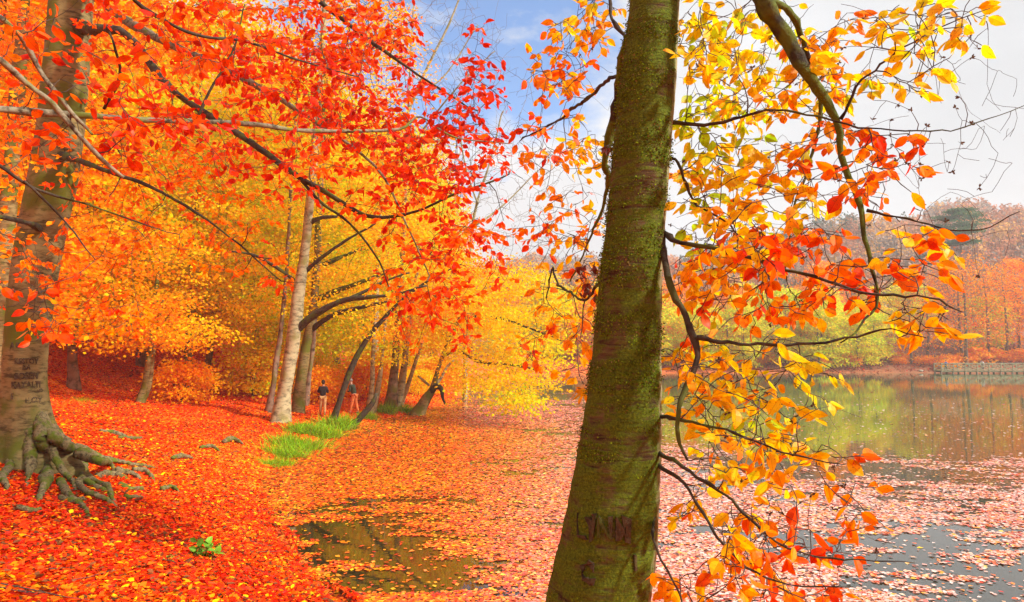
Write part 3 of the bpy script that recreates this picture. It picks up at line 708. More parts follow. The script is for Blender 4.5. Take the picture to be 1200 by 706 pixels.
# ================================================================== BIG BEECH ON THE LEFT
def big_beech():
    b0 = hit(33, 545); Yb = b0[1]
    trace = [(36, 572, 104), (35, 545, 90), (33, 520, 70), (31, 490, 54), (29, 450, 46), (31, 400, 45), (36, 350, 46), (44, 300, 47), (54, 250, 48), (64, 200, 49), (76, 100, 48), (84, 0, 44), (90, -100, 46), (98, -220, 38), (108, -380, 28), (120, -560, 16)]
    P, R = px_poly([(a, b, c, Yb) for a, b, c in trace])
    root = thing('big_beech_tree', 'large beech at the left with carved bark, spreading mossy roots and red foliage', 'tree', tuple(b0))
    tp, tr = resample(P, R, .06)
    trunk = radial_trunk('trunk', tp, tr, 64, M['beech'], root, amp=.03, zf=5, fine=.004,
        flare=lambda z, A: 1 + .22 * np.exp(-z / .55) * (np.sin(5 * A + .6) + .5 * np.sin(8 * A)))
    put(root, trunk)
    sk = Skel(); sk.add_nodes(tp[::3], tr[::3])
    def root_tube(pts, lift=.03, name='root'):
        PP, RR = [], []
        for i, (px, py, w) in enumerate(pts):
            g = hit(px, py); r = w / 2 * g[1] / F
            g[2] += r * .6 + .03 + lift * (1 - i / len(pts)); PP.append(g); RR.append(r)
        if len(pts) > 2:
            PP.append(PP[-1] + (PP[-1] - PP[-2]) * .4 - np.array([0, 0, .1])); RR.append(RR[-1] * .5)
        p, r = resample(PP, RR, .04)
        p[1:-1] += rng.normal(0, .006, (len(p) - 2, 3))
        put(root, mesh_obj(name, *tubes([(p, r)], 12, .16), M['root'], None, smooth_sh=True))
    Yc = Yb
    def butt(pts):    # buttress roots that leave the trunk above the ground
        PP, RR = [], []
        for px, py, w, dy in pts:
            PP.append(at(px, py, Yc + dy)); RR.append(.74 * w / 2 * (Yc + dy) / F)
        PP = np.array(PP)
        for i in range(1, len(PP)):
            if i >= 3:
                g = hit(pts[i][0], pts[i][1]); RR[i] = .74 * pts[i][2] / 2 * g[1] / F; g[2] += RR[i] * .5 + (.05 if i < len(PP) - 1 else .0); PP[i] = g
            else: PP[i][2] = max(PP[i][2], h1(PP[i][0], PP[i][1]) + RR[i] * .3)
        p, r = resample(PP, RR, .04); p[1:-1] += rng.normal(0, .006, (len(p) - 2, 3))
        put(root, mesh_obj('root', *tubes([(p, r)], 16, .13), M['root'], None, smooth_sh=True))
    butt([(40, 462, 18, .05), (46, 490, 22, -.12), (51, 520, 20, -.35), (54, 545, 17, -.55), (54, 566, 17, -.72), (50, 580, 11, -.85), (44, 590, 6, -.95)])
    butt([(40, 470, 20, .0), (54, 500, 20, -.1), (68, 518, 16, -.22), (84, 537, 14, -.36), (96, 551, 13, -.48), (97, 562, 11, -.6), (92, 573, 10, -.72), (102, 583, 9, -.84), (122, 590, 7, -.92), (138, 597, 4, -1.02)])
    butt([(44, 476, 22, .1), (62, 505, 20, .05), (82, 524, 16, .0), (98, 534, 15, -.06), (112, 541, 12, -.1), (135, 545, 8, -.12), (160, 549, 6, -.16), (186, 550, 3, -.18)])
    butt([(52, 510, 14, -.2), (66, 538, 12, -.38), (77, 556, 9, -.52), (86, 572, 6, -.66), (90, 584, 4, -.74)])
    butt([(24, 480, 20, -.1), (18, 515, 20, -.3), (13, 542, 17, -.45), (6, 560, 10, -.55), (-6, 570, 6, -.6)])
    butt([(32, 485, 18, -.15), (35, 520, 17, -.38), (36, 545, 14, -.55), (33, 562, 9, -.65), (30, 572, 5, -.7)])
    butt([(92, 531, 18, .02), (108, 537, 16, -.02), (118, 541, 12, -.06), (128, 548, 8, -.16), (136, 560, 5, -.3)])
    butt([(97, 562, 10, -.6), (112, 570, 9, -.68), (124, 577, 8, -.76), (131, 588, 5, -.9), (136, 592, 3, -.95)])
    for pts in ([(70, 570, 9), (80, 586, 8), (96, 598, 6), (102, 606, 4)], [(100, 566, 9), (114, 571, 8), (126, 576, 7), (130, 586, 5)],
                [(115, 562, 8), (130, 560, 8), (145, 563, 5)], [(135, 556, 7), (150, 558, 6), (162, 562, 4)], [(155, 554, 6), (170, 556, 6), (178, 563, 4)],
                [(118, 508, 5), (132, 510, 5), (146, 514, 4)], [(140, 516, 4), (154, 517, 5), (165, 516, 3)], [(70, 588, 7), (84, 592, 7), (98, 590, 4)], [(140, 572, 6), (152, 577, 6), (166, 577, 4)],
                [(145, 586, 5), (156, 588, 6), (164, 586, 3)], [(202, 540, 5), (213, 538, 6), (224, 539, 3)], [(262, 521, 6), (272, 518, 7), (282, 521, 3)], [(20, 600, 6), (34, 604, 6), (48, 601, 3)], [(0, 562, 8), (5, 570, 7), (8, 577, 4)],
                [(190, 577, 5), (200, 575, 6), (208, 578, 3)], [(235, 527, 4), (246, 526, 5), (255, 529, 3)]):
        root_tube(pts, 0)
    Yl = Yb
    limbs = [
        ('dark', [(86, 30, 26, Yl), (112, 36, 18, Yl - .6), (140, 36, 14, Yl - 1.0), (163, 55, 12, Yl - 1.3), (185, 88, 12, Yl - 1.6), (210, 114, 11, Yl - 1.9), (240, 134, 11, Yl - 2.1), (300, 172, 11, Yl - 2.4), (351, 207, 9, Yl - 2.7), (389, 229, 8, Yl - 2.9), (415, 246, 7, Yl - 3), (440, 255, 6, Yl - 3.1), (483, 249, 5, Yl - 3.2), (538, 225, 3.5, Yl - 3.3), (597, 204, 2, Yl - 3.4)]),
        ('bough', [(80, -60, 24, Yl), (100, -20, 18, Yl - .3), (140, 20, 14, Yl - .7), (187, 47, 13, Yl - 1.1), (242, 72, 12, Yl - 1.5), (300, 103, 10, Yl - 2), (345, 128, 8, Yl - 2.4), (400, 165, 6, Yl - 2.7), (440, 200, 4, Yl - 3), (470, 260, 3, Yl - 3.1), (500, 330, 2, Yl - 3.2)]),
        ('dark', [(345, 203, 6, Yl - 2.7), (375, 235, 5, Yl - 2.8), (410, 262, 4, Yl - 2.9), (440, 300, 3, Yl - 3), (455, 335, 2, Yl - 3)]),
        ('dark', [(90, -130, 22, Yl), (160, -110, 16, Yl - .8), (260, -70, 12, Yl - 1.6), (350, -20, 9, Yl - 2.2), (430, 40, 6, Yl - 2.6), (500, 90, 4, Yl - 3), (560, 130, 2, Yl - 3.2)]),
        ('dark', [(68, 180, 16, Yl), (90, 190, 9, Yl - .8), (130, 205, 7, Yl - 1.6), (200, 235, 5, Yl - 2.2), (270, 280, 3, Yl - 2.5), (330, 330, 2, Yl - 2.6)]),
        ('dark', [(50, 270, 14, Yl), (30, 262, 8, Yl - 1.0), (-10, 255, 7, Yl - 1.8), (-70, 250, 5, Yl - 2.5)]),
    ]
    for mt, tr_ in limbs:
        p, r = px_poly(tr_, k=.72); p, r = resample(p, r, .1)
        p[2:-1] += np.cumsum(rng.normal(0, .006, (len(p) - 3, 3)), axis=0) * .6
        put(root, mesh_obj('limb', *tubes([(p, r)], 9, .12), M[mt], None, smooth_sh=True)); sk.add_nodes(p, r)
    blobs = [(200, 40, 130, 60, 8, 11, 60, .28, .52), (330, 40, 130, 60, 7, 10.5, 75, .2, .46), (420, 90, 100, 70, 6.8, 10, 70, .16, .42), (300, 140, 120, 60, 7.5, 10.5, 55, .22, .5),
             (430, 190, 100, 60, 6.8, 9.5, 60, .16, .46), (530, 190, 70, 55, 6.6, 8.5, 42, .14, .36), (505, 260, 75, 45, 6.8, 9, 40, .2, .5), (140, 170, 110, 70, 9, 11.5, 40, .32, .55), (230, 230, 100, 60, 8.5, 11, 34, .34, .58),
             (490, 330, 60, 40, 7, 9.5, 16, .24, .5), (560, 120, 40, 50, 6.8, 8, 14, .18, .34), (90, 300, 80, 60, 8.5, 10.5, 24, .36, .56), (300, 300, 60, 40, 7.5, 10, 9, .32, .56), (30, 90, 60, 90, 11.5, 13, 24, .36, .56), (570, 290, 50, 45, 7, 8.6, 16, .26, .5), (100, 380, 70, 28, 7.5, 9, 15, .38, .56), (430, 20, 60, 40, 7, 9, 20, .24, .5),
             (300, -80, 200, 60, 7, 11, 40, .2, .5), (520, 370, 70, 40, 7.5, 9.5, 18, .26, .5)]
    tg, tv = blob_targets([(a, b, c, d, e, f, int(n_ * 1.4), t0, t1) for a, b, c, d, e, f, n_, t0, t1 in blobs])
    new = sk.grow(tg, rtip=.003, slope=.010, step=.14, jit=.09, up=.05, rmax=.03)
    tvn = nearest_t(new, tg, tv)
    P, A, Nn, S, T, shoots = sprays(new, tvn + .07, .085, .092, .22, 4.2, start=.15, droop=.35, upbias=.25)
    bare, _ = blob_targets([(440, 230, 190, 130, 6.8, 9.5, 130, 0, 0), (150, 250, 150, 80, 8, 10.5, 40, 0, 0)])
    bw = sk.grow(bare, rtip=.002, slope=.008, step=.12, jit=.1, up=0, rmax=.014)
    put(root, mesh_obj('twigs', *tubes(new + bw, 5), M['dark'], None, smooth_sh=True), mesh_obj('shoots', *tubes(shoots, 3), M['twig'], None))
    put(root, leaves('crown', P, A, Nn, S, tone(T), MID, M['leaf'], curl=.25))
    print('big beech leaves', len(P))
    carve([('A K.', 19, 405, 6, Yb), ('KESTOY', 31, 423, 6, Yb), ('ISA', 31, 430, 5.5, Yb), ('BOSEN', 31, 440, 7, Yb), ('KAYALTI', 31, 450, 7, Yb), ('HCI', 46, 457.5, 3.5, Yb), ('E', 15, 463, 6, Yb), ('H.CEY', 39, 468, 5.5, Yb)], tp, tr, 0, M['carving'], trunk, bold=.02, lift=.012, rough=.06)
big_beech()

# ================================================================== OVERHANGING BEECH (trunk out of frame on the left)
def near_beech():
    bx, by = -3.75, 3.1
    b0 = np.array([bx, by, h1(bx, by)])
    root = thing('overhanging_beech_tree', 'beech reaching in from the left edge with pale boughs and large red leaves', 'tree', tuple(b0))
    P = np.array([b0 - [0, 0, .2], b0 + [0, 0, .4], b0 + [.1, 0, 1.6], b0 + [.2, .1, 3], b0 + [.2, .1, 5], b0 + [.3, .2, 8], b0 + [.3, .3, 11]]); R = np.array([.36, .25, .21, .19, .16, .1, .03])
    tp, tr = resample(P, R, .08)
    put(root, radial_trunk('trunk', tp, tr, 32, M['beech'], root, amp=.03, zf=5))
    sk = Skel(); sk.add_nodes(tp[::3], tr[::3])
    def onto(z): k = int(np.argmin(abs(tp[:, 2] - z))); return tp[k]
    limbs = [
        ('bough', 3.6, [(-120, 118, 16, 3.3), (-60, 127, 14, 3.6), (0, 129, 13, 3.9), (65, 133, 12, 4.2), (120, 136, 9, 4.5), (170, 140, 9, 4.7), (240, 142, 8, 5.0), (300, 146, 8, 5.3), (343, 151, 7, 5.6), (410, 153, 6, 6), (468, 150, 5, 6.3), (490, 136, 3, 6.4), (530, 160, 2.5, 6.6), (600, 168, 1.5, 6.8)]),
        ('bough', 3.9, [(-80, -20, 10, 3.2), (-20, 10, 9, 3.3), (24, 43, 9, 3.4), (45, 78, 8, 3.5), (68, 112, 8, 3.55), (92, 142, 6, 3.6), (108, 158, 4, 3.6)]),
        ('bough', 3.7, [(-90, 20, 11, 3.0), (-40, 45, 10, 3.1), (0, 68, 10, 3.2), (32, 96, 9, 3.3), (62, 120, 9, 3.35), (92, 156, 8, 3.4), (122, 188, 7, 3.45), (145, 208, 5, 3.5)]),
        ('dark', 3.2, [(-90, 150, 8, 3.0), (-40, 175, 7, 3.1), (0, 192, 6, 3.2), (28, 212, 5, 3.3), (60, 227, 4, 3.4), (110, 240, 3, 3.6), (160, 258, 2.4, 3.8), (210, 275, 1.5, 4)]),
        ('dark', 3.2, [(28, 212, 4, 3.3), (50, 232, 4, 3.35), (78, 262, 3, 3.4), (100, 292, 2, 3.4), (112, 305, 1.5, 3.4)]),
        ('dark', 4.6, [(-60, -120, 12, 3.2), (40, -90, 10, 3.5), (120, -40, 8, 3.8), (170, 10, 7, 4), (230, 40, 5, 4.3), (290, 50, 4, 4.6), (350, 70, 3, 5), (420, 90, 2, 5.4)]),
        ('dark', 3.9, [(122, 128, 5, 4.2), (140, 90, 5, 4.1), (135, 60, 4, 4), (128, 38, 3, 4)]),
        ('dark', 3.9, [(230, 140, 5, 4.9), (250, 100, 4, 4.9), (275, 55, 3, 4.9), (287, 5, 2, 4.9)]),
    ]
    for i, (mt, z, tr_) in enumerate(limbs):
        p, r = px_poly(tr_, k=.72)
        if i not in (4, 6, 7):
            p = np.vstack([[onto(z)], p]); r = np.concatenate([[r[0] * 1.3], r])
        p, r = resample(p, r, .06)
        p[2:-1] += np.cumsum(rng.normal(0, .003, (len(p) - 3, 3)), axis=0) * .6
        put(root, mesh_obj('limb', *tubes([(p, r)], 9, .14), M[mt], None, smooth_sh=True)); sk.add_nodes(p, r)
    blobs = [(110, 80, 70, 40, 3.0, 4.0, 8, .26, .42), (180, 130, 70, 45, 3.1, 4.2, 11, .22, .36), (240, 40, 80, 40, 3.4, 4.8, 14, .22, .4), (330, 95, 70, 60, 4.2, 5.8, 17, .16, .34), (420, 130, 70, 55, 5.0, 6.4, 20, .14, .34),
             (530, 165, 60, 45, 5.6, 6.8, 17, .14, .32), (560, 70, 30, 45, 5.6, 6.6, 9, .18, .34), (40, 40, 50, 40, 3.0, 3.8, 5, .3, .45), (20, 170, 40, 40, 3.0, 3.8, 4, .3, .42), (30, 340, 35, 50, 3.2, 4, 3, .3, .44), (75, 388, 50, 14, 3.4, 4, 4, .3, .45),
             (260, 130, 50, 50, 4, 5.2, 9, .18, .34), (310, 200, 40, 30, 4.4, 5.4, 4, .16, .3), (400, 40, 70, 35, 4.8, 6, 13, .2, .4), (170, 200, 60, 30, 3.4, 4.2, 3, .24, .36), (200, -40, 200, 40, 3.4, 5, 12, .2, .4)]
    tg, tv = blob_targets([(a, b, c, d, e, f, int(n_ * 1.6), t0, t1) for a, b, c, d, e, f, n_, t0, t1 in blobs])
    new = sk.grow(tg, rtip=.0016, slope=.009, step=.07, jit=.1, up=0, rmax=.012)
    tvn = nearest_t(new, tg, tv)
    P, A, Nn, S, T, shoots = sprays(new, tvn + .05, .07, .075, .12, 2.3, start=.25, droop=.35, upbias=.2)
    bare, _ = blob_targets([(150, 150, 160, 120, 3.2, 4.6, 40, 0, 0), (100, 280, 130, 60, 3.2, 4.2, 26, 0, 0), (450, 130, 150, 90, 5, 6.6, 40, 0, 0), (60, 350, 60, 40, 3.3, 4, 10, 0, 0)])
    bw = sk.grow(bare, rtip=.001, slope=.007, step=.06, jit=.1, up=0, rmax=.007)
    put(root, mesh_obj('twigs', *tubes(new + shoots + bw, 4), M['twig'], None, smooth_sh=True))
    put(root, leaves('crown', P, A, Nn, S, T, NEAR, M['near_leaf'], curl=.25))
    print('near beech leaves', len(P))
near_beech()

# ================================================================== TREES OF THE WOOD
def crown_cloud(tg, tv, per, sig, flat, size, upb=.25):
    n = len(tg); per = per * 1.6; size = size * 1.25
    cnt = rng.poisson(per, n); idx = np.repeat(np.arange(n), cnt); N = len(idx)
    off = rng.normal(0, 1, (N, 3)) * sig * np.array([1, 1, flat])
    off[:, 2] -= .22 * np.hypot(off[:, 0], off[:, 1])           # sprays hang a little at their ends
    P = tg[idx] + off
    A = unit(off * np.array([1, 1, .2]) + rng.normal(0, .5 * sig, (N, 3)) + np.array([0, 0, -.3 * sig]))
    Nn = rng.normal(0, 1, (N, 3)) * (1 - upb) + np.array([0, 0, upb])
    return P, A, Nn, size * rng.uniform(.6, 1.3, N), tv[idx] + rng.normal(0, .06, N)

def wood_tree(name, label, cat, stems, blobs, bark, per=45, sig=.45, size=.12, tip=.006, limbs=(), twigmat='dark', group=None, mat='leaf', sides=10, tpl=FAR, targets=None):
    """stems: list of picture-traced stems [(px, py, w)], first point stands on the ground."""
    b0 = hit(stems[0][0][0], stems[0][0][1]); Yb = b0[1]
    root = thing(name, label, cat, tuple(b0), group)
    sk = Skel()
    for k, st in enumerate(stems):
        bb = hit(st[0][0], st[0][1]); yb = bb[1] if k else Yb
        p, r = px_poly([(a, b, w, yb + (dy[0] if dy else 0)) for a, b, w, *dy in st], k=.82)
        p = np.vstack([[p[0] - [0, 0, .25]], p]); r = np.concatenate([[r[0] * 1.5], r]); r[1] *= 1.2
        p, r = resample(p, r, .25)
        p[2:-1] += np.cumsum(rng.normal(0, .012, (len(p) - 3, 3)), axis=0) * np.array([.5, 1, .2])
        put(root, mesh_obj('trunk', *tubes([(p, r)], sides, .10), M[bark], None, smooth_sh=True)); sk.add_nodes(p[2:], r[2:])
    for mt, lb in limbs:
        p, r = px_poly([(a, b, w, Yb + dy) for a, b, w, dy in lb], k=1.0); p, r = resample(p, r, .2)
        p[2:-1] += np.cumsum(rng.normal(0, .015, (len(p) - 3, 3)), axis=0) * .5
        put(root, mesh_obj('limb', *tubes([(p, r)], 8, .12), M[mt], None, smooth_sh=True)); sk.add_nodes(p, r)
    if blobs:
        bl = [(px, py, rx, ry, Yb + y0, Yb + y1, n, t0, t1) for px, py, rx, ry, y0, y1, n, t0, t1 in blobs]
        tg, tv = blob_targets(bl)
        new = sk.grow(tg, rtip=tip, slope=.012, step=.3, jit=.12, up=.12, rmax=.07)
        put(root, mesh_obj('branches', *tubes(new, 4), M[twigmat], None, smooth_sh=True))
        if per: _crown(root, tg, tv, per, sig, size, tpl, mat)
    return root

def _crown(root, tg, tv, per, sig, size, tpl, mat):
    P, A, Nn, S, T = crown_cloud(tg, np.minimum(tv + .16, .92), per, sig, .38, size)
    put(root, leaves('crown', P, A, Nn, S, tone(T), tpl, M[mat], curl=.15))

wood_tree('pale_beech_tree', 'pale straight beech with one long dark bough, tallest of the trees by the grassy shore', 'tree',
    [[(329, 494, 30), (334, 462, 22), (340, 430, 19), (346, 395, 18), (352, 340, 16), (359, 285, 14), (366, 220, 12), (372, 150, 10), (379, 60, 8), (384, -40, 6)]],
    [(330, 330, 80, 45, 1.2, 5, 34, .5, .72), (300, 240, 90, 60, 1, 4, 45, .48, .74), (420, 290, 70, 50, 1.2, 5, 36, .48, .75), (370, 150, 110, 80, -2, 4, 70, .46, .7), (440, 200, 70, 60, -3, 3, 45, .42, .66), (370, 30, 110, 70, -3, 4, 70, .44, .64), (450, 372, 45, 22, 0, 3, 10, .46, .7)],
    'pale', per=42, limbs=[('dark', [(345, 390, 11, 0), (360, 376, 9, -.2), (380, 363, 8, -.4), (405, 352, 7, -.6), (430, 349, 5, -.8), (462, 346, 3, -1), (500, 335, 2, -1.2)]),
                            ('dark', [(398, 355, 5, -.5), (425, 342, 4, -.4), (450, 330, 3, -.3), (480, 320, 2, -.2)]), ('dark', [(356, 320, 6, 0), (368, 309, 5, -.2), (388, 294, 4, -.4), (413, 277, 3, -.6), (440, 262, 2, -.8)]), ('dark', [(362, 262, 6, 0), (374, 256, 5, -.2), (395, 254, 3, -.4)]),
                            ('dark', [(352, 335, 5, 0), (330, 318, 4, -.3), (300, 300, 3, -.6), (270, 295, 2, -1)])])
wood_tree('slanting_beech_tree', 'second pale beech just behind the tallest, slanting right with a forked bough', 'tree',
    [[(349, 484, 19), (353, 450, 16), (360, 405, 14), (368, 360, 12), (373, 310, 10), (376, 240, 8), (380, 150, 6), (390, 40, 4)]],
    [(430, 330, 60, 35, 1.5, 5, 20, .5, .76), (330, 380, 50, 25, 1.5, 5, 12, .52, .8), (400, 220, 80, 70, 1, 5, 34, .5, .78), (410, 90, 90, 80, -1, 4, 45, .46, .7)],
    'beech', per=42, limbs=[('dark', [(366, 385, 8, 0), (390, 370, 6, -.4), (420, 362, 5, -.8), (455, 354, 3, -1)]), ('mosslimb', [(370, 352, 8, 0), (395, 341, 7, -.3), (420, 332, 5, -.5), (450, 321, 3, -.7)]), ('mosslimb', [(374, 312, 6, 0), (395, 304, 5, .2), (425, 292, 3, .4)])])
wood_tree('slender_beech_tree', 'slender dark stemmed tree to the left of the pale straight beech', 'tree',
    [[(315, 483, 10), (321, 445, 8), (327, 400, 7), (333, 350, 6), (338, 280, 5), (343, 190, 4), (350, 80, 3)]],
    [(280, 330, 50, 40, 0, 4, 22, .52, .8), (310, 200, 80, 60, -2, 3, 36, .52, .8), (330, 90, 80, 60, -2, 3, 36, .46, .7)], 'brownbark', per=42)
wood_tree('thin_beech_tree', 'thin upright tree behind the slanting beech, left of the person in the dark jacket', 'tree',
    [[(358, 475, 8), (362, 440, 7), (367, 400, 6), (371, 350, 5), (375, 260, 4), (382, 150, 3)]],
    [(390, 400, 40, 25, 0, 4, 16, .58, .9), (380, 300, 70, 60, 0, 4, 34, .52, .85), (400, 170, 70, 70, 0, 4, 36, .5, .75)], 'brownbark', per=42)
wood_tree('leaning_dark_tree', 'thin dark tree leaning right over the grass between the two walkers', 'tree',
    [[(388, 501, 10), (396, 475, 9), (405, 448, 9), (418, 418, 8), (434, 392, 7), (449, 374, 6), (470, 352, 4), (500, 330, 3), (540, 310, 2)]],
    [(505, 340, 45, 25, -2, 2, 16, .34, .6), (540, 310, 40, 30, -2, 2, 18, .3, .55), (470, 350, 30, 15, 0, 2, 4, .5, .8)], 'dark', per=30, size=.10)
wood_tree('dead_snag', 'short broken dark stem leaning right, ringed with grass at the water edge', 'dead tree',
    [[(412, 501, 11), (420, 492, 9), (430, 481, 8), (438, 470, 7), (441, 461, 4)]], [], 'dark')
wood_tree('twin_stemmed_tree', 'twin stemmed tree near the shore behind the short broken stem', 'tree',
    [[(433, 484, 11), (436, 455, 8), (438, 425, 6), (440, 390, 5), (444, 320, 4)], [(437, 484, 9), (443, 455, 7), (447, 425, 5), (449, 395, 4), (456, 330, 3)]],
    [(440, 400, 40, 25, -2, 3, 22, .5, .82), (430, 330, 50, 40, -2, 3, 26, .52, .86), (450, 260, 60, 60, -1, 3, 30, .5, .76)], 'pale', per=42)
wood_tree('brown_beech_tree', 'broad brown trunked tree in the cluster beside the leaf-strewn lake shore', 'tree',
    [[(458, 481, 17), (461, 455, 14), (464, 425, 12), (466, 390, 11), (470, 340, 9), (474, 260, 7), (480, 160, 5)]],
    [(480, 370, 50, 30, -2, 3, 30, .36, .6), (500, 300, 60, 50, -2, 3, 40, .42, .66), (520, 350, 50, 40, -2, 3, 30, .45, .68), (470, 230, 60, 60, -2, 4, 36, .44, .66)], 'brownbark', per=45)
wood_tree('white_leaning_tree', 'whitish trunk leaning right beside the broad brown trunk', 'tree',
    [[(465, 478, 12), (470, 455, 11), (475, 425, 10), (479, 395, 8), (483, 365, 6), (490, 320, 4)]],
    [(500, 390, 35, 22, -2, 2, 18, .34, .56), (510, 330, 50, 40, -2, 2, 26, .42, .66)], 'pale', per=42)
wood_tree('thin_white_tree', 'thin whitish stem leaning right, next to the gnarled shore tree', 'tree',
    [[(470, 476, 6), (479, 448, 6), (488, 420, 5), (496, 395, 4), (506, 365, 3)]],
    [(515, 370, 35, 22, -2, 2, 16, .42, .66)], 'pale', per=42)
wood_tree('gnarled_shore_tree', 'gnarled tree with a hooked broken bough leaning out over the lake, yellow foliage above', 'tree',
    [[(489, 487, 18), (495, 477, 15), (501, 466, 13), (507, 457, 10), (512, 440, 7), (519, 418, 6), (530, 392, 5), (548, 360, 4), (570, 335, 3)]],
    [(570, 400, 60, 45, -5, 3, 75, .58, .74), (620, 425, 45, 32, -6, 2, 38, .6, .74), (600, 350, 70, 40, -5, 3, 70, .54, .72), (555, 330, 60, 40, -4, 3, 50, .48, .68), (600, 470, 30, 14, -7, -3, 14, .64, .78), (560, 450, 30, 14, -6, -2, 12, .6, .74), (650, 380, 35, 30, -5, 1, 16, .54, .72)],
    'beech', per=48, sig=.5, size=.125,
    limbs=[('dark', [(505, 459, 9, 0), (511, 453, 7, -.2), (517, 455, 6, -.3), (519, 465, 4, -.3), (522, 474, 3, -.3)]), ('pale', [(506, 457, 5, 0), (516, 444, 4, .3), (524, 430, 3, .5), (536, 418, 2, .8)]),
           ('pale', [(503, 452, 3, 0), (496, 446, 3, -.2), (490, 441, 2.5, -.4)]), ('dark', [(519, 418, 5, 0), (535, 410, 4, -1), (560, 424, 3.5, -2), (590, 428, 3, -3), (630, 434, 2, -4)]),
           ('dark', [(540, 372, 4, 0), (580, 372, 3.5, -1.5), (620, 385, 2.5, -3), (660, 400, 1.6, -4)])])
wood_tree('crooked_beech_tree', 'small crooked double trunk standing alone on the leaf slope right of the big beech', 'tree',
    [[(164, 472, 11), (169, 455, 9), (173, 438, 8), (176, 415, 7), (180, 370, 6), (186, 300, 4)], [(166, 472, 9), (174, 455, 7), (178, 435, 6), (182, 405, 5), (192, 350, 4)]],
    [(160, 380, 70, 28, -3, 2, 40, .42, .64), (220, 390, 50, 25, -3, 2, 26, .46, .68), (170, 310, 90, 50, -3, 3, 60, .46, .7), (90, 350, 60, 40, -2, 3, 36, .42, .62), (200, 240, 90, 60, -2, 3, 50, .5, .74)], 'beech', per=45)
wood_tree('shaded_beech_tree', 'grey trunk half hidden by orange leaves on the slope left of the slender tree', 'tree',
    [[(240, 448, 11), (245, 420, 9), (250, 385, 8), (254, 330, 7), (258, 230, 5), (262, 120, 4)]],
    [(250, 370, 60, 30, -3, 3, 36, .48, .72), (270, 290, 80, 60, -3, 3, 60, .52, .8), (250, 180, 100, 70, -3, 3, 60, .48, .7), (240, 70, 110, 70, -3, 3, 60, .44, .66)], 'brownbark', per=45)

# bare trees against the sky
def bare_tree(name, label, px, Yb, stems, blobs):
    x = (px - CX) / F * Yb; b0 = np.array([x, Yb, h1(x, Yb)])
    root = thing(name, label, 'tree', tuple(b0)); sk = Skel()
    for st in stems:
        p, r = px_poly([(a, b, w, Yb + dy) for a, b, w, dy in st], k=.6)
        if st is stems[0]: p = np.vstack([[b0 - [0, 0, .3]], p]); r = np.concatenate([[r[0] * 1.5], r])
        p, r = resample(p, r, .4); p[2:-1] += np.cumsum(rng.normal(0, .02, (len(p) - 3, 3)), axis=0) * .5
        put(root, mesh_obj('trunk' if st is stems[0] else 'limb', *tubes([(p, r)], 7, .1), M['pale'], None, smooth_sh=True)); sk.add_nodes(p, r)
    tg, _ = blob_targets([(a, b, c, d, Yb + y0, Yb + y1, n, 0, 0) for a, b, c, d, y0, y1, n, _, _ in blobs])
    new = sk.grow(tg, rtip=.012, slope=.010, step=.35, jit=.1, up=.15, rmax=.06)
    tg2 = tg[rng.integers(0, len(tg), 3 * len(tg))] + rng.normal(0, .9, (3 * len(tg), 3)) + [0, 0, .3]
    new += sk.grow(tg2, rtip=.009, slope=.006, step=.3, jit=.1, up=.1, rmax=.025)
    put(root, mesh_obj('twigs', *tubes(new, 3), M['grey_twig'], None))
bare_tree('bare_tree', 'tall bare tree fanning pale branches against the blue gap in the sky', 440, 42,
    [[(442, 330, 9, 0), (445, 260, 8, 0), (455, 200, 7, 0), (475, 140, 6, 0), (500, 80, 5, 0), (530, 20, 4, 0), (548, -30, 3, 0)], [(450, 225, 6, 0), (445, 160, 5, 1), (440, 90, 4, 1.5), (438, 0, 3, 2)],
     [(460, 190, 5, 0), (490, 160, 4, -1), (530, 110, 3, -2), (580, 60, 2, -2.5)], [(478, 135, 4, 0), (480, 80, 3, 1), (485, 0, 3, 1)], [(485, 112, 4, 0), (520, 90, 3, 1), (560, 30, 2, 1.5)]],
    [(500, 70, 90, 90, -3, 4, 110, 0, 0), (570, 130, 60, 90, -3, 4, 60, 0, 0), (450, 60, 60, 90, -2, 4, 40, 0, 0)])
bare_tree('bare_sapling', 'lower bare tree with fine grey twigs above the yellow foliage left of the mossy trunk', 545, 48,
    [[(548, 340, 7, 0), (552, 290, 6, 0), (560, 240, 5, 0), (575, 190, 4, 0), (590, 130, 3, 0)], [(556, 265, 5, 0), (590, 240, 3, 1), (630, 200, 2, 1.5)], [(560, 240, 4, 0), (545, 190, 3, -1), (535, 120, 2, -1)]],
    [(590, 230, 60, 80, -3, 3, 90, 0, 0), (630, 260, 40, 70, -3, 3, 50, 0, 0), (550, 190, 40, 60, -2, 3, 30, 0, 0)])

# generic wood trees copied up the hillside
def copy_tree(root, loc, rot, sc, label, group):
    r = root.copy(); C.objects.link(r); r.location = loc; r.rotation_euler = (0, 0, rot); r.scale = (sc, sc, sc * rng.uniform(.92, 1.1))
    r['label'] = label; r['group'] = group
    for ch in list(root.children):
        c = ch.copy(); C.objects.link(c); c.parent = r
    return r

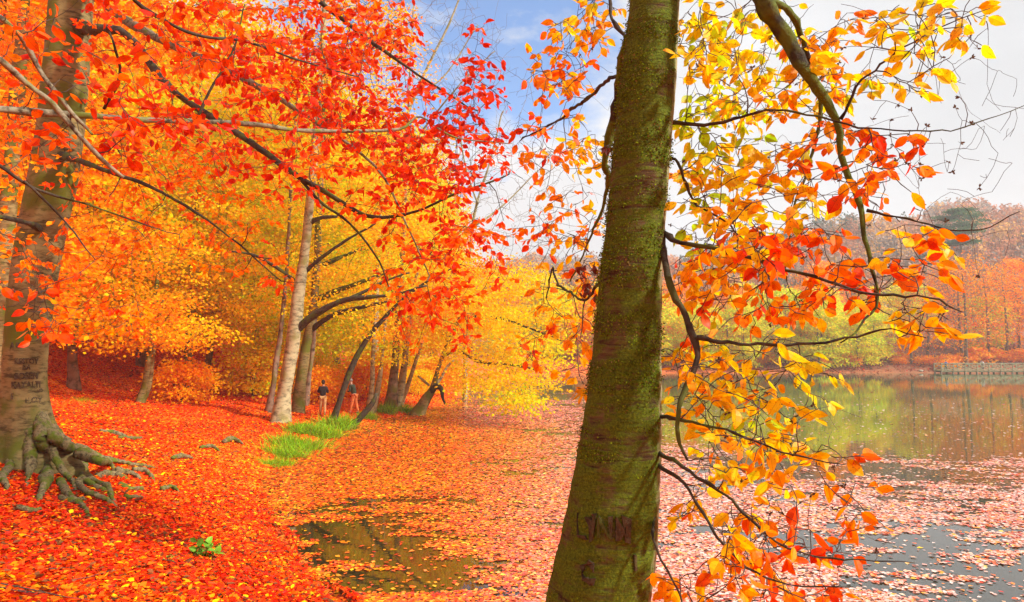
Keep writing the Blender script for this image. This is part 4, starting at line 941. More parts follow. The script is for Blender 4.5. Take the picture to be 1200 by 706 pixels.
def generic_tree(name, label, group, hgt, rad, r0, t0, t1, bark, low=.15, nt=330, per=60, size=.15, sig=.6, flat=.38, twig='dark', mat='leaf', tip=.008, lean=.6, leafy=True):
    root = thing(name, label, 'tree', (0, 0, 0), group)
    k = 9; zz = np.linspace(-.3, hgt * .93, k)
    xy = np.cumsum(rng.normal(0, lean / k, (k, 2)), axis=0); xy -= xy[0]
    P = np.column_stack([xy, zz]); R = np.interp(zz / hgt, [-.1, .03, .5, 1], [r0 * 1.6, r0, r0 * .6, r0 * .08])
    p, r = resample(P, R, .4)
    tk = mesh_obj('trunk', *tubes([(p, r)], 9, .1), M[bark], root, smooth_sh=True)
    sk = Skel(); sk.add_nodes(p[int(len(p) * low * .8):], r[int(len(p) * low * .8):])
    h = low + (1 - low) * rng.random(nt); a = rng.random(nt) * 2 * PI
    prof = rad * np.sqrt(np.clip(1 - ((h - .52) / .56) ** 2, .05, 1)); rr = prof * np.sqrt(rng.random(nt)) * rng.uniform(.8, 1.15, nt)
    tg = np.column_stack([rr * np.cos(a), rr * np.sin(a), h * hgt - .04 * rr])
    cl = rng.integers(0, 14, nt); tv = rng.uniform(t0, t1, nt) * .5 + rng.uniform(t0, t1, 14)[cl] * .5
    new = sk.grow(tg, rtip=tip, slope=.012, step=.5, jit=.12, up=.15, rmax=.12)
    mesh_obj('branches', *tubes(new, 4), M[twig], root, smooth_sh=True)
    if leafy:
        Pq, A, Nn, S, T = crown_cloud(tg, np.minimum(tv + .15, .94), per, sig, flat, size)
        leaves('crown', Pq, A, Nn, S, tone(T), FAR, M[mat], root, curl=.15)
    return root

G1 = 'trees of the autumn wood behind the left bank'
kinds = [generic_tree('wood_tree', 'orange leaved tree standing back in the wood on the left slope', G1, 21, 4.6, .26, .44, .62, 'brownbark'),
         generic_tree('wood_tree', 'golden yellow tree standing back in the wood on the left slope', G1, 19, 4.8, .22, .60, .86, 'beech'),
         generic_tree('wood_tree', 'red orange tree standing back in the wood on the left slope', G1, 22, 5.0, .28, .36, .54, 'beech'),
         generic_tree('wood_tree', 'yellow green tree standing back in the wood on the left slope', G1, 17, 4.2, .2, .62, .86, 'brownbark')]
labs = [k['label'] for k in kinds]
spots = [(-14.5, 19, 2), (-19, 24, 0), (-23, 30, 2), (-12.6, 38, 3), (-16.5, 34, 1), (-21, 38, 0), (-14.5, 44, 1), (-10.2, 45, 3), (-18.5, 48, 0), (-25, 46, 2), (-30, 38, 1), (-12, 53, 0), (-8.6, 56, 1), (-22, 57, 3), (-16, 61, 2), (-30, 56, 0), (-9.5, 67, 0),
         (-13, 72, 1), (-20, 72, 0), (-27, 70, 1), (-36, 62, 2), (-9.5, 80, 2), (-15, 86, 0), (-24, 86, 3), (-11, 96, 1), (-34, 80, 0), (-42, 52, 0), (-36, 45, 1), (-29, 28, 0), (-45, 74, 1), (-7.6, 48, 1), (-19.5, 30, 3)]
used = set()
for i, (x, y, kk) in enumerate(spots):
    loc = (x, y, h1(x, y)); rot = rng.uniform(0, 6.28); sc = rng.uniform(.9, 1.15)
    if kk in used: copy_tree(kinds[kk], loc, rot, sc, labs[kk], G1)
    else:
        used.add(kk); kinds[kk].location = loc; kinds[kk].rotation_euler = (0, 0, rot); kinds[kk].scale = (sc,) * 3

# ------------------------------------------------------------------ far shore
G2 = 'trees along the far shore'
fk = [generic_tree('far_shore_tree', 'orange tree standing on the far shore of the lake', G2, 13, 4.6, .22, .36, .5, 'brownbark', nt=120, per=46, size=.27, sig=.6, low=.10, mat='far_leaf'),
      generic_tree('far_shore_tree', 'yellow tree standing on the far shore of the lake', G2, 12, 4.2, .2, .62, .84, 'brownbark', nt=110, per=46, size=.27, sig=.6, low=.08, mat='far_leaf'),
      generic_tree('far_shore_tree', 'nearly bare grey tree on the far shore of the lake', G2, 15, 5.0, .24, .3, .5, 'brownbark', nt=420, per=3, size=.24, sig=.9, twig='grey_twig', tip=.016, low=.2, mat='far_leaf'),
      generic_tree('far_shore_tree', 'olive green tree standing on the far shore of the lake', G2, 11, 4.2, .2, .66, .86, 'brownbark', nt=110, per=46, size=.27, sig=.6, low=.06, mat='far_leaf')]
fl = [k['label'] for k in fk]
fspots = []
xs = np.linspace(-2, 96, 44)
for i, x in enumerate(xs):
    y = 106 + rng.uniform(2, 26) if i % 2 else 106 + rng.uniform(1.5, 8)
    y += max(0, (20 - x) * .0)
    if x > 62 and y < 116: kk = 2
    elif x < 20: kk = [3, 0, 2, 1, 3][i % 5]
    elif x < 50: kk = [1, 0, 3, 1, 2, 3][i % 6]
    else: kk = [3, 2, 3, 1, 2, 3, 0][i % 7]
    fspots.append((x + rng.uniform(-1, 1), y, kk))
used = set()
for x, y, kk in fspots:
    s = float(shore(np.array([x]), np.array([y]))[0])
    if s < .8: y += 2.5
    loc = (x, y, h1(x, y)); rot = rng.uniform(0, 6.28); sc = rng.uniform(.75, 1.15)
    if kk in used: copy_tree(fk[kk], loc, rot, sc, fl[kk], G2)
    else: used.add(kk); fk[kk].location = loc; fk[kk].rotation_euler = (0, 0, rot); fk[kk].scale = (sc,) * 3

def bush(label, group, hgt, rad, t0, t1, nt=90, per=26, size=.13, mat='leaf'):
    root = thing('bush', label, 'bush', (0, 0, 0), group)
    a = rng.random(nt) * 2 * PI; h = .12 + .88 * rng.random(nt) ** .8; rr = rad * np.sqrt(rng.random(nt)) * np.sqrt(1.05 - (h - .35) ** 2 / .5)
    tg = np.column_stack([rr * np.cos(a), rr * np.sin(a), h * hgt])
    sk = Skel(); st = []
    for q in range(5):
        e = np.array([rng.normal(0, rad * .3), rng.normal(0, rad * .3), hgt * .5]); p, r = resample([np.zeros(3) - [0, 0, .1], e * [.4, .4, .5], e], [.03, .02, .012], .15); sk.add_nodes(p, r); st.append((p, r))
    st += sk.grow(tg, rtip=.004, slope=.01, step=.2, jit=.1, up=.1, rmax=.02)
    mesh_obj('stems', *tubes(st, 4), M['dark'], root)
    P, A, Nn, S, T = crown_cloud(tg, rng.uniform(t0, t1, nt), per, .3, .5, size); leaves('crown', P, A, Nn, S, tone(T), FAR, M[mat], root, curl=.15)
    return root
G3, G4 = 'bushes under the trees of the left wood', 'low bushes along the far shore'
bk = [bush('low yellow green bush under the trees of the left wood', G3, 2.4, 1.6, .68, .95), bush('low orange bush under the trees of the left wood', G3, 2.0, 1.5, .55, .74),
      bush('low russet bush on the far shore bank', G4, 1.6, 2.0, .50, .68, 46, 16, .2, 'far_leaf'), bush('low golden bush on the far shore bank', G4, 1.7, 1.7, .5, .74, 60, 20, .24, 'far_leaf')]
used = set()
bs = [(-13.5, 35, 0), (-11.2, 39, 0), (-12.4, 43, 1), (-9.0, 44, 0), (-10.4, 49, 0), (-15.8, 40, 1), (-7.5, 52, 1), (-8.6, 40.5, 1), (-15, 30.5, 1), (-6.2, 58, 0), (-12, 58, 1), (-9, 61, 0), (-6.4, 46, 0), (-5.2, 50, 1), (-10.3, 36, 1)]
bs += [(x + rng.uniform(-1, 1), 107 + rng.uniform(0, 9), 2 + int(rng.random() < .35)) for x in np.linspace(6, 94, 38)]
for x, y, kk in bs:
    if float(shore(np.array([x]), np.array([y]))[0]) < .6: y += 2.5
    loc = (x, y, h1(x, y)); rot = rng.uniform(0, 6.28); sc = rng.uniform(.7, 1.25)
    if kk in used: copy_tree(bk[kk], loc, rot, sc, bk[kk]['label'], bk[kk]['group'])
    else: used.add(kk); bk[kk].location = loc; bk[kk].rotation_euler = (0, 0, rot); bk[kk].scale = (sc,) * 3

def conifer(name, label, px, Yc, hgt, rad, umbrella):
    x = (px - CX) / F * Yc; b0 = (x, Yc, h1(x, Yc))
    root = thing(name, label, 'tree', b0)
    p = np.array([(0, 0, -.4), (.1, 0, hgt * .4), (.2, .1, hgt * .75), (.1, 0, hgt * .98)]); r = np.array([.4, .3, .2, .05]); p, r = resample(p, r, .6)
    mesh_obj('trunk', *tubes([(p, r)], 8, .1), M['brownbark'], root, smooth_sh=True)
    sk = Skel(); sk.add_nodes(p[4:], r[4:])
    if umbrella:
        tiers = [(.97, .45), (.90, .8), (.80, 1.0), (.70, .8), (.58, .55)]; tg = []
        for hf, rf in tiers:
            for _ in range(26):
                a = rng.random() * 2 * PI; q = rad * rf * math.sqrt(rng.random()); tg.append((q * math.cos(a), q * math.sin(a), hf * hgt + .02 * q + rng.normal(0, .15)))
        tg = np.array(tg); per, sig, fl_ = 50, .7, .18
    else:
        tg = []
        for _ in range(150):
            f = rng.random() ** .8; a = rng.random() * 2 * PI; q = rad * (1 - f * .92) * math.sqrt(rng.random()); tg.append((q * math.cos(a), q * math.sin(a), hgt * (.06 + .92 * f) - .15 * q))
        tg = np.array(tg); per, sig, fl_ = 40, .45, .4
    new = sk.grow(tg, rtip=.02, slope=.012, step=.6, jit=.08, rmax=.15)
    mesh_obj('branches', *tubes(new, 4), M['brownbark'], root, smooth_sh=True)
    P, A, Nn, S, T = crown_cloud(tg, np.zeros(len(tg)), per, sig, fl_, .34)
    col = np.array([.06, .14, .04]) * rng.uniform(.6, 1.5, (len(P), 1))
    leaves('crown', P, A, Nn, S, col, FAR, M['far_leaf'], root)
conifer('umbrella_pine', 'dark green flat topped conifer rising above the hillside wood on the right', 1130, 175, 21.5, 6.2, True)
conifer('dark_conifer', 'narrow dark green conifer at the far shore among orange trees', 947, 120, 11, 2.1, False)

# far-off wood on the hills: one mass
def far_wood():
    n = 2600
    az = rng.uniform(-.16, .76, n); d = 128 + 430 * rng.random(n) ** 1.3
    x = d * np.sin(az) * 1.0; y = d * np.cos(az)
    s = shore(x, y); k = s > 34; x, y, d = x[k], y[k], d[k]; n = len(x)
    z = H(x, y)
    kind = rng.random(n); nz = noise2(x, y, .02, 31)
    base = np.where((kind < .42)[:, None], np.array([.50, .20, .10]), np.where((kind < .68)[:, None], np.array([.36, .25, .19]), np.where((kind < .84)[:, None], np.array([.6, .32, .09]), np.array([.28, .21, .17]))))
    base = base * rng.uniform(.65, 1.3, (n, 1))
    con = (nz > .55) & (d > 260) | (kind > .975); base[con] = np.array([.06, .10, .06])
    per = 110; idx = np.repeat(np.arange(n), per); N = len(idx)
    hgt = rng.uniform(8, 13, n); rad = rng.uniform(2.8, 4.6, n); rad[con] *= .6
    u = unit(rng.normal(0, 1, (N, 3))) * (rng.random((N, 1)) ** .4)
    P = np.column_stack([x[idx] + u[:, 0] * rad[idx], y[idx] + u[:, 1] * rad[idx], z[idx] + hgt[idx] * (.54 + .46 * u[:, 2])])
    col = base[idx] * rng.uniform(.7, 1.3, (N, 1))
    size = rng.uniform(.7, 1.2, N) * (.7 + d[idx] / 500)
    o = leaves('distant_wood', P, rand_dir(N), rand_dir(N), size, col, FAR, M['far_leaf'])
    o['kind'] = 'stuff'; o['label'] = 'hazy pink and russet woodland covering the far hills'
    # trunks of that wood
    tr = []
    for i in np.where(d < 260)[0]:
        p = np.array([(x[i], y[i], z[i] - .3), (x[i] + rng.normal(0, .3), y[i], z[i] + hgt[i] * .5), (x[i] + rng.normal(0, .5), y[i], z[i] + hgt[i] * .95)]); tr.append((p, np.array([.2, .14, .03])))
    o2 = mesh_obj('distant_trunks', *tubes(tr, 5), M['brownbark']); o2['kind'] = 'stuff'; o2['label'] = 'grey trunks inside the hazy far woodland'
far_wood()

# ================================================================== GRASS AND WEEDS
def grass_clump(label, px, py, w, n, hgt, name='grass_clump', col=(.26, .50, .012), broad=False):
    b0 = hit(px, py); root_r = w / 2 * b0[1] / F
    if not broad: n = int(n * 2.6); hgt *= .8
    P, A, Nn, S, Cc = [], [], [], [], []
    q = rng.normal(0, .45, (n, 2)) * root_r * np.array([1, .8])
    pos = np.column_stack([q[:, 0], q[:, 1], np.zeros(n)])
    gz = np.maximum(H(b0[0] + q[:, 0], b0[1] + q[:, 1]), -.02); pos[:, 2] = gz - b0[2]
    lean = rng.normal(0, .55, (n, 2)) + q / max(root_r, .05) * .5
    ax = np.column_stack([lean, np.ones(n)])
    nr = rng.normal(0, 1, (n, 3)); nr[:, 2] *= .3
    c = np.array(col) * rng.uniform(.45, 1.5, (n, 1)); yel = rng.random(n) < .2; c[yel] = np.array([.35, .32, .03])
    blade = (np.array([(-.016, 0, 0), (.016, 0, 0), (.018, .45, .02), (-.018, .45, .02), (.012, .8, .10), (-.012, .8, .10), (0, 1, .22)]), [(0, 1, 2, 3), (3, 2, 4, 5), (5, 4, 6)])
    if broad:
        pos[:, 2] += rng.random(n) * hgt * .8; tp = NEAR; ax = np.column_stack([rng.normal(0, 1, (n, 2)), rng.normal(.4, .4, n)]); sz = hgt * .4 * rng.uniform(.6, 1.3, n); nr = rng.normal(0, .5, (n, 3)) + [0, 0, 1]
    else: tp = blade; sz = hgt * rng.uniform(.35, 1.25, n)
    if broad:
        root = thing(name, label, 'weed', tuple(b0))
        st = [(np.array([(0, 0, -.03), p * [.5, .5, .6], p]), np.array([.004, .003, .002])) for p in pos[::2]]
        mesh_obj('stem', *tubes(st, 4), M['grass'], root, col=np.tile([.1, .2, .02], (1, 1)))
        leaves('leaf_cluster', pos, ax, nr, sz, c, tp, M['grass'], root, curl=.3)
    else:
        o = leaves(name, pos, ax, nr, sz, c, tp, M['grass'], curl=.8); o.location = tuple(b0)
        tag(o, label, 'grass')

grass_clump('flat bright green grass clump on the shore leaves, below the wide tuft of long grass', 324, 545, 46, 420, .30)
grass_clump('wide tuft of long green grass in front of the pale straight beech', 350, 527, 60, 620, .55)
grass_clump('long bright grass between the wide tuft and the thin dark leaning tree', 376, 512, 46, 520, .6)
grass_clump('green grass patch joining the wide tuft and the flat clump below it', 336, 536, 50, 420, .45)
grass_clump('green grass tuft at the foot of the pale straight beech, against its roots', 357, 508, 40, 420, .55)
grass_clump('green tuft at the base of the thin dark leaning tree', 396, 502, 36, 420, .75)
grass_clump('small green tuft right of the short broken stem', 432, 491, 24, 260, .45)
grass_clump('rounded bright green tuft in front of the broad brown trunk', 453, 484, 22, 260, .6)
grass_clump('narrow green tuft left of the gnarled shore tree', 476, 483, 24, 240, .5)
grass_clump('flat patch of grass on the leaf slope behind the big beech roots', 100, 470, 38, 300, .16)
grass_clump('leafy green weed sprouting alone from the fallen leaves in the foreground', 240, 655, 34, 46, .26, 'weed', (.16, .36, .03), True)
grass_clump('little yellow green weed beside the foreground weed', 199, 662, 18, 18, .12, 'weed', (.25, .33, .03), True)

# ================================================================== PEOPLE
def skin_mesh(name, joints, bones, mat, root, sub=2):
    me = bpy.data.meshes.new(name)
    me.from_pydata([j[:3] for j in joints], bones, [])
    o = bpy.data.objects.new(name, me); C.objects.link(o)
    mod = o.modifiers.new('skin', 'SKIN'); mod.use_smooth_shade = True
    sv = me.skin_vertices[0].data
    for i, j in enumerate(joints):
        r = j[3]; sv[i].radius = (r, j[4] if len(j) > 4 else r); sv[i].use_root = (i == 0)
    ss = o.modifiers.new('sub', 'SUBSURF'); ss.levels = sub; ss.render_levels = sub
    bpy.context.view_layer.update()
    new = bpy.data.meshes.new_from_object(o.evaluated_get(bpy.context.evaluated_depsgraph_get()))
    o.modifiers.clear(); o.data = new; bpy.data.meshes.remove(me); new.materials.clear(); new.materials.append(mat)
    new.polygons.foreach_set('use_smooth', np.ones(len(new.polygons), bool))
    o.name = name; o.parent = root
    return o

def ellipsoid(c, r, nu=16, nv=10, cut=-1.0):
    V = []; 
    for i in range(nv + 1):
        ph = PI * i / nv
        for j in range(nu):
            th = 2 * PI * j / nu; V.append((c[0] + r[0] * math.sin(ph) * math.cos(th), c[1] + r[1] * math.sin(ph) * math.sin(th), c[2] + r[2] * max(cut, math.cos(ph))))
    q = [(i * nu + j, i * nu + (j + 1) % nu, (i + 1) * nu + (j + 1) % nu, (i + 1) * nu + j) for i in range(nv) for j in range(nu)]
    return np.array(V), np.array(q).ravel(), np.full(len(q), 4)

def person(label, loc, rotz, top, trousers, hairmat, lean=0.0, arms='hips', stride=.12, height=1.75, cap=None, hood=False, shorts=False, group=None, sleeve=True):
    """Standing figure facing -Y before rotation; lean tips the upper body forward (towards -Y)."""
    root = thing('person', label, 'person', loc, group); root.rotation_euler = (0, 0, rotz); k = height / 1.75; root.scale = (k, k, k)
    def up(x, y, z):        # bend above the hips
        dz = z - .95; c, s = math.cos(lean), math.sin(lean)
        return (x, y * c - dz * s if z > .95 else y, .95 + dz * c + y * s if z > .95 else z)
    J = []
    def j(x, y, z, r, r2=None, bend=True):
        p = up(x, y, z) if bend else (x, y, z); J.append((*p, r, r2 or r)); return len(J) - 1
    pel = j(0, 0, .95, .11, .085); bl = j(0, 0, 1.10, .10, .075); ch = j(0, 0, 1.30, .115, .08); nk = j(0, -.005, 1.46, .055); hd0 = j(0, -.01, 1.54, .065, .07); hd1 = j(0, -.015, 1.64, .078, .092); hd2 = j(0, -.005, 1.73, .045, .05)
    B = [(pel, bl), (bl, ch), (ch, nk), (nk, hd0), (hd0, hd1), (hd1, hd2)]
    arm_idx = []
    for s in (-1, 1):
        sh = j(.17 * s, 0, 1.40, .058)
        if arms == 'front': el = j(.24 * s, -.06, 1.15, .042); wr = j(.10 * s, -.28, 1.22, .032); ha = j(.05 * s, -.33, 1.24, .035, .025)
        elif arms == 'rail': el = j(.24 * s, -.10, 1.17, .042); wr = j(.2 * s, -.34, 1.12, .032); ha = j(.18 * s, -.42, 1.10, .038, .022)
        else: el = j(.27 * s, .03, 1.13, .042); wr = j(.24 * s, -.08, .93, .032); ha = j(.23 * s, -.11, .84, .036, .024)
        B += [(ch, sh), (sh, el), (el, wr), (wr, ha)]; arm_idx.append((sh, el, wr, ha))
        for f in range(4):      # fingers
            base = np.array(J[ha][:3]); d = unit(base - np.array(J[wr][:3]))
            a = base + d * .03 + np.array([(f - 1.5) * .016, 0, 0]); e = a + d * (.055 + .012 * (1.5 - abs(f - 1.2)))
            ia = len(J); J.append((*a, .009, .009)); ib = len(J); J.append((*e, .008, .008)); B += [(ha, ia), (ia, ib)]
    leg_idx = []
    for s in (-1, 1):
        st = stride * s
        hp = j(.09 * s, 0, .90, .085, bend=False); kn = j(.10 * s, -.02 - st * .4, .50, .058, bend=False); an = j(.11 * s, .0 - st, .09, .04, bend=False); to = j(.12 * s, -.15 - st, .035, .035, .03, bend=False)
        B += [(pel, hp), (hp, kn), (kn, an), (an, to)]; leg_idx.append((hp, kn, an, to))
    body = skin_mesh('body', J, B, M['skin'], root)
    # jacket
    g = 1.17
    JJ = [(*J[i][:3], J[i][3] * 1.45 + .012, J[i][4] * 1.5 + .012) for i in (pel, bl, ch)]; JJ.append((*up(0, -.0, 1.46), .088, .088)); BB = [(0, 1), (1, 2), (2, 3)]
    for sh, el, wr, ha in arm_idx:
        n0 = len(JJ); JJ += [(*J[sh][:3], .075, .075), (*J[el][:3], .058, .058)]; BB += [(2, n0), (n0, n0 + 1)]
        if sleeve: JJ.append((*(np.array(J[wr][:3]) * .85 + np.array(J[el][:3]) * .15), .046, .046)); BB.append((n0 + 1, n0 + 2))
    skin_mesh('jacket', JJ, BB, M[top], root)
    JJ = [(0, 0, .97, .145, .115)]; BB = []
    for hp, kn, an, to in leg_idx:
        n0 = len(JJ); hpP = J[hp][:3]
        JJ += [(*hpP, .105, .105), (*(np.array(J[kn][:3])), .078, .078)]; BB += [(0, n0), (n0, n0 + 1)]
        if not shorts: JJ.append((*(np.array(J[an][:3]) + [0, 0, .02]), .062, .062)); BB.append((n0 + 1, n0 + 2))
    skin_mesh('trousers', JJ, BB, M[trousers], root)
    for hp, kn, an, to in leg_idx:
        skin_mesh('shoe', [(J[an][0], J[an][1] + .04, .045, .046, .045), (J[to][0], J[to][1], .04, .045, .036)], [(0, 1)], M['shoe'], root, 1)
    hc = np.array(up(0, .015, 1.675))
    o = mesh_obj('hair', *ellipsoid(hc, (.096, .112, .125) if hood else (.088, .102, .098), cut=-.95 if hood else -.35), M[hairmat], root, smooth_sh=True)
    if cap:
        mesh_obj('cap', *ellipsoid(hc + [0, -.005, .03], (.094, .108, .085), cut=-.05), M[cap], root, smooth_sh=True)
    fc = np.array(up(0, -.10, 1.635))
    mesh_obj('nose', *ellipsoid(fc + [0, -.008, 0], (.014, .02, .022), 8, 6), M['skin'], body, smooth_sh=True)
    for s in (-1, 1):
        mesh_obj('eye', *ellipsoid(np.array(up(.03 * s, -.095, 1.66)), (.011, .008, .008), 8, 6), M['hair'], body, smooth_sh=True)
    mesh_obj('mouth', *ellipsoid(np.array(up(0, -.096, 1.595)), (.022, .008, .006), 8, 6), M['orange'], body, smooth_sh=True)
    return root

g = hit(378, 487); person('person in black jacket and khaki trousers standing back turned among the trees', tuple(g), PI + .2, 'black', 'khaki', 'hair', arms='front', hood=True, stride=.1, height=40 * g[1] / F * 1.0)
print('person1', g, 40 * g[1] / F)
g = hit(415, 485)
person('person in dark green top and orange trousers bending forward beside the thin leaning tree', tuple(g), -1.9, 'green', 'orange', 'grey', lean=.35, arms='front', stride=.16, height=1.75, cap='grey')

# ================================================================== FOOTBRIDGE ON THE FAR SHORE
def box(c, d, rot=None):
    c = np.array(c, float); h = np.array(d, float) / 2
    V = np.array([(sx, sy, sz) for sx in (-1, 1) for sy in (-1, 1) for sz in (-1, 1)]) * h
    if rot is not None: V = V @ rot.T
    Fq = np.array([(0, 1, 3, 2), (4, 6, 7, 5), (0, 4, 5, 1), (2, 3, 7, 6), (0, 2, 6, 4), (1, 5, 7, 3)])
    return V + c, Fq
def boxes(name, lst, mat, root):
    V, Q, off = [], [], 0
    for b in lst:
        v, q = box(*b); V.append(v); Q.append(q + off); off += 8
    o = mesh_obj(name, np.vstack(V), np.vstack(Q).ravel(), np.full(sum(len(q) for q in Q), 4), mat, root)
    bv = o.modifiers.new('bevel', 'BEVEL'); bv.width = .012; bv.segments = 1
    return o
def ry(a): c, s = math.cos(a), math.sin(a); return np.array([(c, 0, s), (0, 1, 0), (-s, 0, c)])

def footbridge():
    Yb = 103.2; x0 = (1101 - CX) / F * Yb; L_ = 16.5; W_ = 1.8
    root = thing('footbridge', 'weathered wooden walkway with crossed railings on the far shore', 'footbridge', (x0, Yb, 0))
    zd = .42
    boxes('deck', [((i * .3 + .15, W_ / 2, zd), (.28, W_, .06)) for i in range(int(L_ / .3))], M['wood'], root)
    boxes('beam', [((L_ / 2, yy, zd - .12), (L_, .14, .17)) for yy in (.12, W_ - .12)], M['wood'], root)
    nb = 9; bay = L_ / nb
    for yy in (0.0, W_):
        for i in range(nb + 1):
            boxes('post', [((i * bay, yy, zd + .5), (.13, .13, 1.2))], M['wood'], root)
        boxes('handrail', [((L_ / 2, yy, zd + 1.13), (L_ + .2, .16, .09)), ((L_ / 2, yy, zd + .18), (L_, .09, .08))], M['wood'], root)
        ang = math.atan2(.9, bay)
        for i in range(nb):
            for sgn in (1, -1):
                boxes('brace', [((i * bay + bay / 2, yy + .05 * sgn, zd + .65), (math.hypot(bay, .9) * .97, .06, .11), ry(-sgn * ang))], M['wood'], root)
    for i in range(0, nb + 1, 1):
        for yy in (.15, W_ - .15):
            v = tubes([(np.array([(i * bay, yy, -1.2), (i * bay, yy, zd - .2)]), np.array([.13, .13]))], 10)
            mesh_obj('pile', *v, M['brownbark'], root, smooth_sh=True)
    bx = lambda px: (px - CX) / F * (Yb + .6)
    person('person in a blue coat standing at the end of the wooden walkway', (bx(1106), Yb + .6, zd + .03), .1, 'navy', 'black', 'hair', lean=.15, arms='rail', height=1.6)
    person('person in a white top bending over the railing of the wooden walkway', (bx(1149), Yb + .55, zd + .03), -.9, 'white', 'grey', 'hair', lean=.75, arms='rail', height=1.75)
footbridge()

def rock(label, px, py, w, h):
    g = hit(px, py); r = w / 2 * g[1] / F
    V, Lp, T = ellipsoid((0, 0, 0), (r, r * .8, r * h), 18, 12)
    V *= (1 + .12 * np.sin(V[:, 0:1] * 9 / r * .4 + 1) * np.cos(V[:, 1:2] * 7 / r * .4) + .06 * np.sin(V[:, 2:3] * 12 / r * .5))
    o = mesh_obj('rock', V, Lp, T, M['rock'], smooth_sh=True); o.location = tuple(g); tag(o, label, 'rock')
rock('pale rock at the waterline left of the wooden walkway', 1079, 435.5, 6, .6)

# ================================================================== AIR, LIGHT, CAMERA
def haze():
    m, nt, out, N, L = nodes('haze_air')
    v = N('ShaderNodeVolumePrincipled'); set_in(v, Density=.00065, Anisotropy=.2); v.inputs['Color'].default_value = (.92, .96, 1.0, 1)
    L(v.outputs[0], out.inputs['Volume'])
    V, Q = box((0, 20, 76), (1380, 1400, 164))
    o = mesh_obj('haze', V, Q.ravel(), np.full(6, 4), m); o['kind'] = 'stuff'; o['label'] = 'thin pale autumn haze over the lake'
    o.display_type = 'WIRE'
haze()

SUN_AZ, SUN_EL = math.radians(112), math.radians(38)     # azimuth clockwise from +Y (towards +X)
sd = Vector((math.sin(SUN_AZ) * math.cos(SUN_EL), math.cos(SUN_AZ) * math.cos(SUN_EL), math.sin(SUN_EL)))
sl = bpy.data.lights.new('sun', 'SUN'); sl.energy = 5.0; sl.angle = math.radians(4); sl.color = (1, .95, .86)
so = bpy.data.objects.new('sun', sl); C.objects.link(so); so.rotation_euler = sd.to_track_quat('Z', 'Y').to_euler(); so.location = (60, 20, 80)

w = bpy.data.worlds.new('World'); bpy.context.scene.world = w; w.use_nodes = True
nt = w.node_tree
for nn in list(nt.nodes): nt.nodes.remove(nn)
def WN(t): return nt.nodes.new(t)
def WL(a, b): nt.links.new(a, b)
wo = WN('ShaderNodeOutputWorld'); bg = WN('ShaderNodeBackground'); bg.inputs['Strength'].default_value = .1
sky = WN('ShaderNodeTexSky'); sky.sky_type = 'NISHITA'; sky.sun_disc = False; sky.sun_elevation = SUN_EL; sky.sun_rotation = SUN_AZ; sky.dust_density = .2; sky.ozone_density = 3.0
tc = WN('ShaderNodeTexCoord'); mp = WN('ShaderNodeMapping'); mp.inputs['Scale'].default_value = (1, 1, 2.2)
WL(tc.outputs['Generated'], mp.inputs['Vector'])
cn = WN('ShaderNodeTexNoise'); cn.inputs['Scale'].default_value = 4.5; cn.inputs['Detail'].default_value = 8; cn.inputs['Roughness'].default_value = .58; WL(mp.outputs[0], cn.inputs['Vector'])
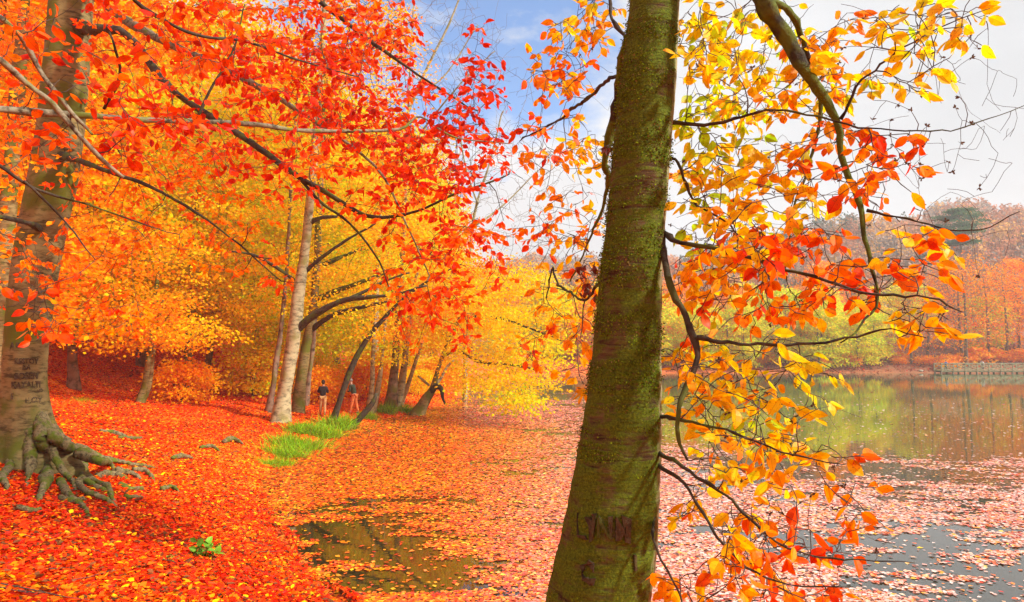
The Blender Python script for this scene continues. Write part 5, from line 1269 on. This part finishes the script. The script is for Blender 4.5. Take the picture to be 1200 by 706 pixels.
# a gap of blue in one part of the cloud cover
gap = unit(ray(520, 20)); dt = WN('ShaderNodeVectorMath'); dt.operation = 'DOT_PRODUCT'; WL(tc.outputs['Generated'], dt.inputs[0]); dt.inputs[1].default_value = tuple(gap)
gm = WN('ShaderNodeMapRange'); gm.interpolation_type = 'SMOOTHSTEP'; gm.inputs['From Min'].default_value = .93; gm.inputs['From Max'].default_value = 1.0; gm.inputs['To Min'].default_value = .30; gm.inputs['To Max'].default_value = -.16; WL(dt.outputs['Value'], gm.inputs['Value'])
ad = WN('ShaderNodeMath'); ad.operation = 'ADD'; WL(cn.outputs['Fac'], ad.inputs[0]); WL(gm.outputs['Result'], ad.inputs[1])
cr = WN('ShaderNodeValToRGB'); cr.color_ramp.elements[0].position = .40; cr.color_ramp.elements[1].position = .56; WL(ad.outputs[0], cr.inputs[0])
cn2 = WN('ShaderNodeTexNoise'); cn2.inputs['Scale'].default_value = 2.4; cn2.inputs['Detail'].default_value = 6; WL(mp.outputs[0], cn2.inputs['Vector'])
cc = WN('ShaderNodeValToRGB'); cc.color_ramp.elements[0].position = .36; cc.color_ramp.elements[1].position = .62
cc.color_ramp.elements[0].color = (3.3, 3.42, 3.6, 1); cc.color_ramp.elements[1].color = (4.35, 4.45, 4.6, 1); WL(cn2.outputs['Fac'], cc.inputs[0])
mxs = WN('ShaderNodeMixRGB'); WL(cr.outputs[0], mxs.inputs[0]); hs = WN('ShaderNodeMixRGB'); hs.blend_type = 'MULTIPLY'; hs.inputs[0].default_value = 1; hs.inputs[2].default_value = (.40, .90, 1.22, 1); WL(sky.outputs[0], hs.inputs[1]); WL(hs.outputs[0], mxs.inputs[1]); WL(cc.outputs[0], mxs.inputs[2])
WL(mxs.outputs[0], bg.inputs['Color']); WL(bg.outputs[0], wo.inputs[0])

cam = bpy.data.cameras.new('camera'); cam.sensor_width = 36; cam.lens = 36 * F / 1200; cam.clip_start = .05; cam.clip_end = 4000
co = bpy.data.objects.new('camera', cam); C.objects.link(co); co.location = (0, 0, CAMZ); co.rotation_euler = (PI / 2 + PITCH, 0, 0)
sc = bpy.context.scene; sc.camera = co
sc.view_settings.view_transform = 'Standard'; sc.view_settings.look = 'None'; sc.view_settings.gamma = 1; sc.view_settings.exposure = 1.0
sc.render.engine = 'CYCLES'
cy = sc.cycles; cy.max_bounces = 12; cy.diffuse_bounces = 10; cy.glossy_bounces = 3; cy.transmission_bounces = 6; cy.volume_bounces = 1; cy.transparent_max_bounces = 4
cy.use_denoising = True; cy.caustics_reflective = False; cy.caustics_refractive = False; cy.use_adaptive_sampling = True; cy.adaptive_threshold = .02
